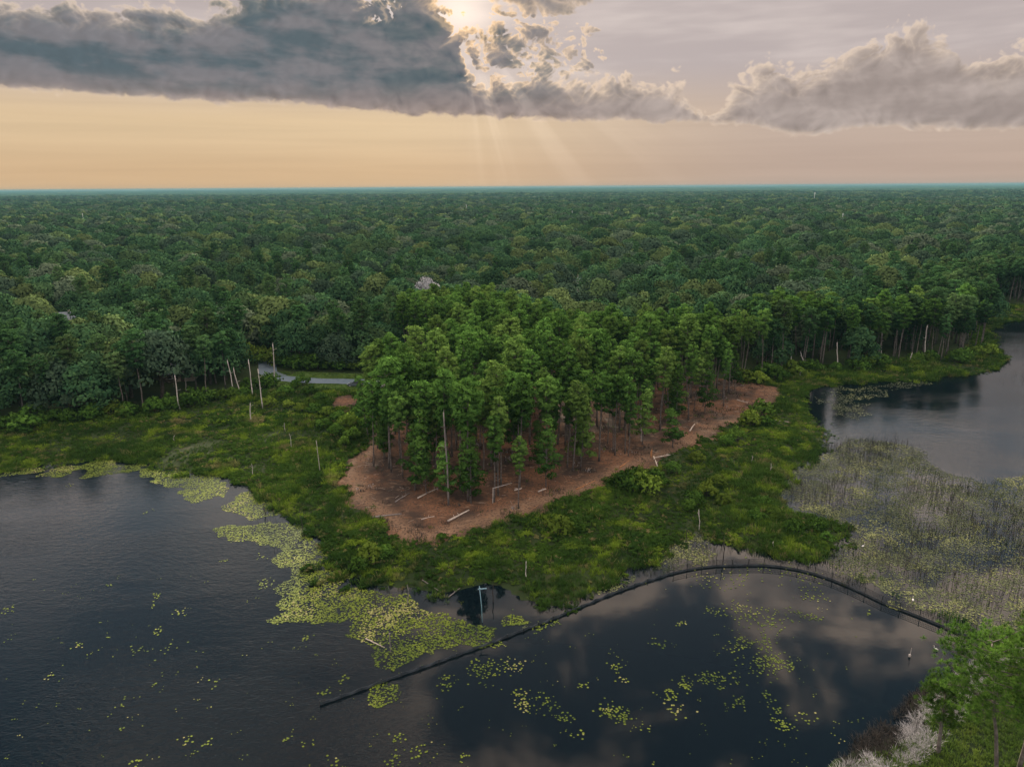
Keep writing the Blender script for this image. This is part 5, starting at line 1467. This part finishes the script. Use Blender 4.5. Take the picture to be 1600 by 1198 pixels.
# ------------------------------------------------------------------ houses in the wood
def house(key, w, d, wall, roof, label, rz, hw=3.2, rh=2.4):
    x, y = HOUSES[key]; e = bpy.data.objects.new('house', None); COL.objects.link(e); e.location = (x, y, h1(x, y)); e.rotation_euler = (0, 0, rz)
    e['label'], e['category'], e['group'] = label, 'house', 'houses half hidden in the wood'
    a, b = w / 2, d / 2
    V = [(-a, -b, -0.4), (a, -b, -0.4), (a, b, -0.4), (-a, b, -0.4), (-a, -b, hw), (a, -b, hw), (a, b, hw), (-a, b, hw), (-a, 0, hw + rh * 0.93), (a, 0, hw + rh * 0.93)]
    link('wall', MB().add(V, [(0, 1, 5, 4), (1, 2, 6, 5), (2, 3, 7, 6), (3, 0, 4, 7)]).add(V, [(4, 8, 7), (5, 6, 9)]).mesh('wall', [M[wall]]), e)
    o_ = 0.6; rf_ = MB()
    for s in (-1, 1):
        lo, hi = s * (b + o_), hw - o_ * rh / b
        Vr = [(-a - o_, lo, hi), (a + o_, lo, hi), (a + o_, 0, hw + rh), (-a - o_, 0, hw + rh)]
        Vr += [(p, q, r_ + 0.18) for p, q, r_ in Vr]
        rf_.add(Vr, [(0, 1, 2, 3), (7, 6, 5, 4), (0, 4, 5, 1), (1, 5, 6, 2), (3, 2, 6, 7), (0, 3, 7, 4)])
    ro = link('roof', rf_.mesh('roof', [M[roof]]), e)
    link('chimney', MB().box((a * 0.4, b * 0.3, hw + rh), (0.9, 0.7, 1.6)).mesh('chimney', [M['wall_tan']]), ro)
    for k in (-0.62, -0.2, 0.62):
        wn = link('window', MB().box((a * k, -b - 0.03, 1.7), (1.3, 0.06, 1.3)).mesh('window', [M['glass']]), e)
        link('frame', MB().box((a * k, -b - 0.04, 2.4), (1.5, 0.1, 0.1)).box((a * k, -b - 0.04, 1.0), (1.5, 0.1, 0.1)).mesh('frame', [M['wall_white']]), wn)
    link('door', MB().box((a * 0.22, -b - 0.03, 1.05), (1.0, 0.08, 2.1)).mesh('door', [M['dark_bark']]), e)


house('white', 12, 8, 'wall_white', 'roof_pale', 'white house glimpsed left of the whitish tree', 0.3, 4.2, 2.4)
house('grey', 9, 8, 'wall_white', 'roof_grey', 'grey gabled house glimpsed in the wood behind the grove', 1.2, 5.4, 3.0)
house('pale', 13, 9, 'wall_tan', 'roof_pale', 'pale roofed house behind the eastern end of the grove', 0.1)
house('west', 14, 10, 'wall_tan', 'roof_grey', 'blue-grey roofed house sunk in the western wood', 0.25)
house('hidden', 9, 7, 'wall_tan', 'roof_grey', 'small grey roofed house behind the tall white dead trunks', 0.2, 3.0)
house('east', 10, 8, 'wall_white', 'roof_pale', 'small white house in the eastern wood above the lake', -0.2)


# ------------------------------------------------------------------ far masts above the canopy
def mast(u, vb, vt, D, label, r):
    x = gp(u, vb)[0] / gp(u, vb)[1] * D
    k = CAM_H / gp(u, vt)[1]
    top = CAM_H - k * D
    e = bpy.data.objects.new('radio_mast', None); COL.objects.link(e); e.location = (x, D, 0.5)
    e['label'], e['category'], e['group'] = label, 'mast', 'masts above the far forest'
    link('shaft', MB().tube([(0, 0, 0), (0, 0, top * 0.6), (0, 0, top)], [r, r * 0.8, r * 0.55], 8).mesh('shaft', [M['tower']]), e)
    a = MB()
    for z in (0.97, 0.9):
        for t_ in range(3):
            th = t_ * 2.094; a.box((math.cos(th) * r * 1.8, math.sin(th) * r * 1.8, top * z), (r * 0.8, r * 0.8, top * 0.045), th)
    link('antenna', a.mesh('antenna', [M['tower']]), e)


mast(1271, 322, 301, 1900, 'tallest white mast over the eastern horizon forest', 0.85)
mast(1316, 345, 334, 950, 'shorter white mast nearer than the tallest one', 0.40)
mast(131, 348, 334, 1000, 'faint mast over the western forest', 0.28)
mast(894, 338, 330, 1050, 'faint mast over the middle of the forest', 0.28)
mast(729, 328, 320, 1400, 'thin mast over the forest below the sun shafts', 0.35)
# ------------------------------------------------------------------ the air
_b = MB().box((0, 12500, 31.5), (56000, 31000, 71.0))
m, t, out = mat('haze')
v = t.nodes.new('ShaderNodeVolumePrincipled')
v.inputs['Color'].default_value = (0.16, 0.33, 0.39, 1); v.inputs['Density'].default_value = 0.00008; v.inputs['Anisotropy'].default_value = 0.0
t.links.new(v.outputs[0], out.inputs['Volume'])
link('haze', _b.mesh('haze', [m]), kind='stuff', label='thin blue evening haze over the forest')
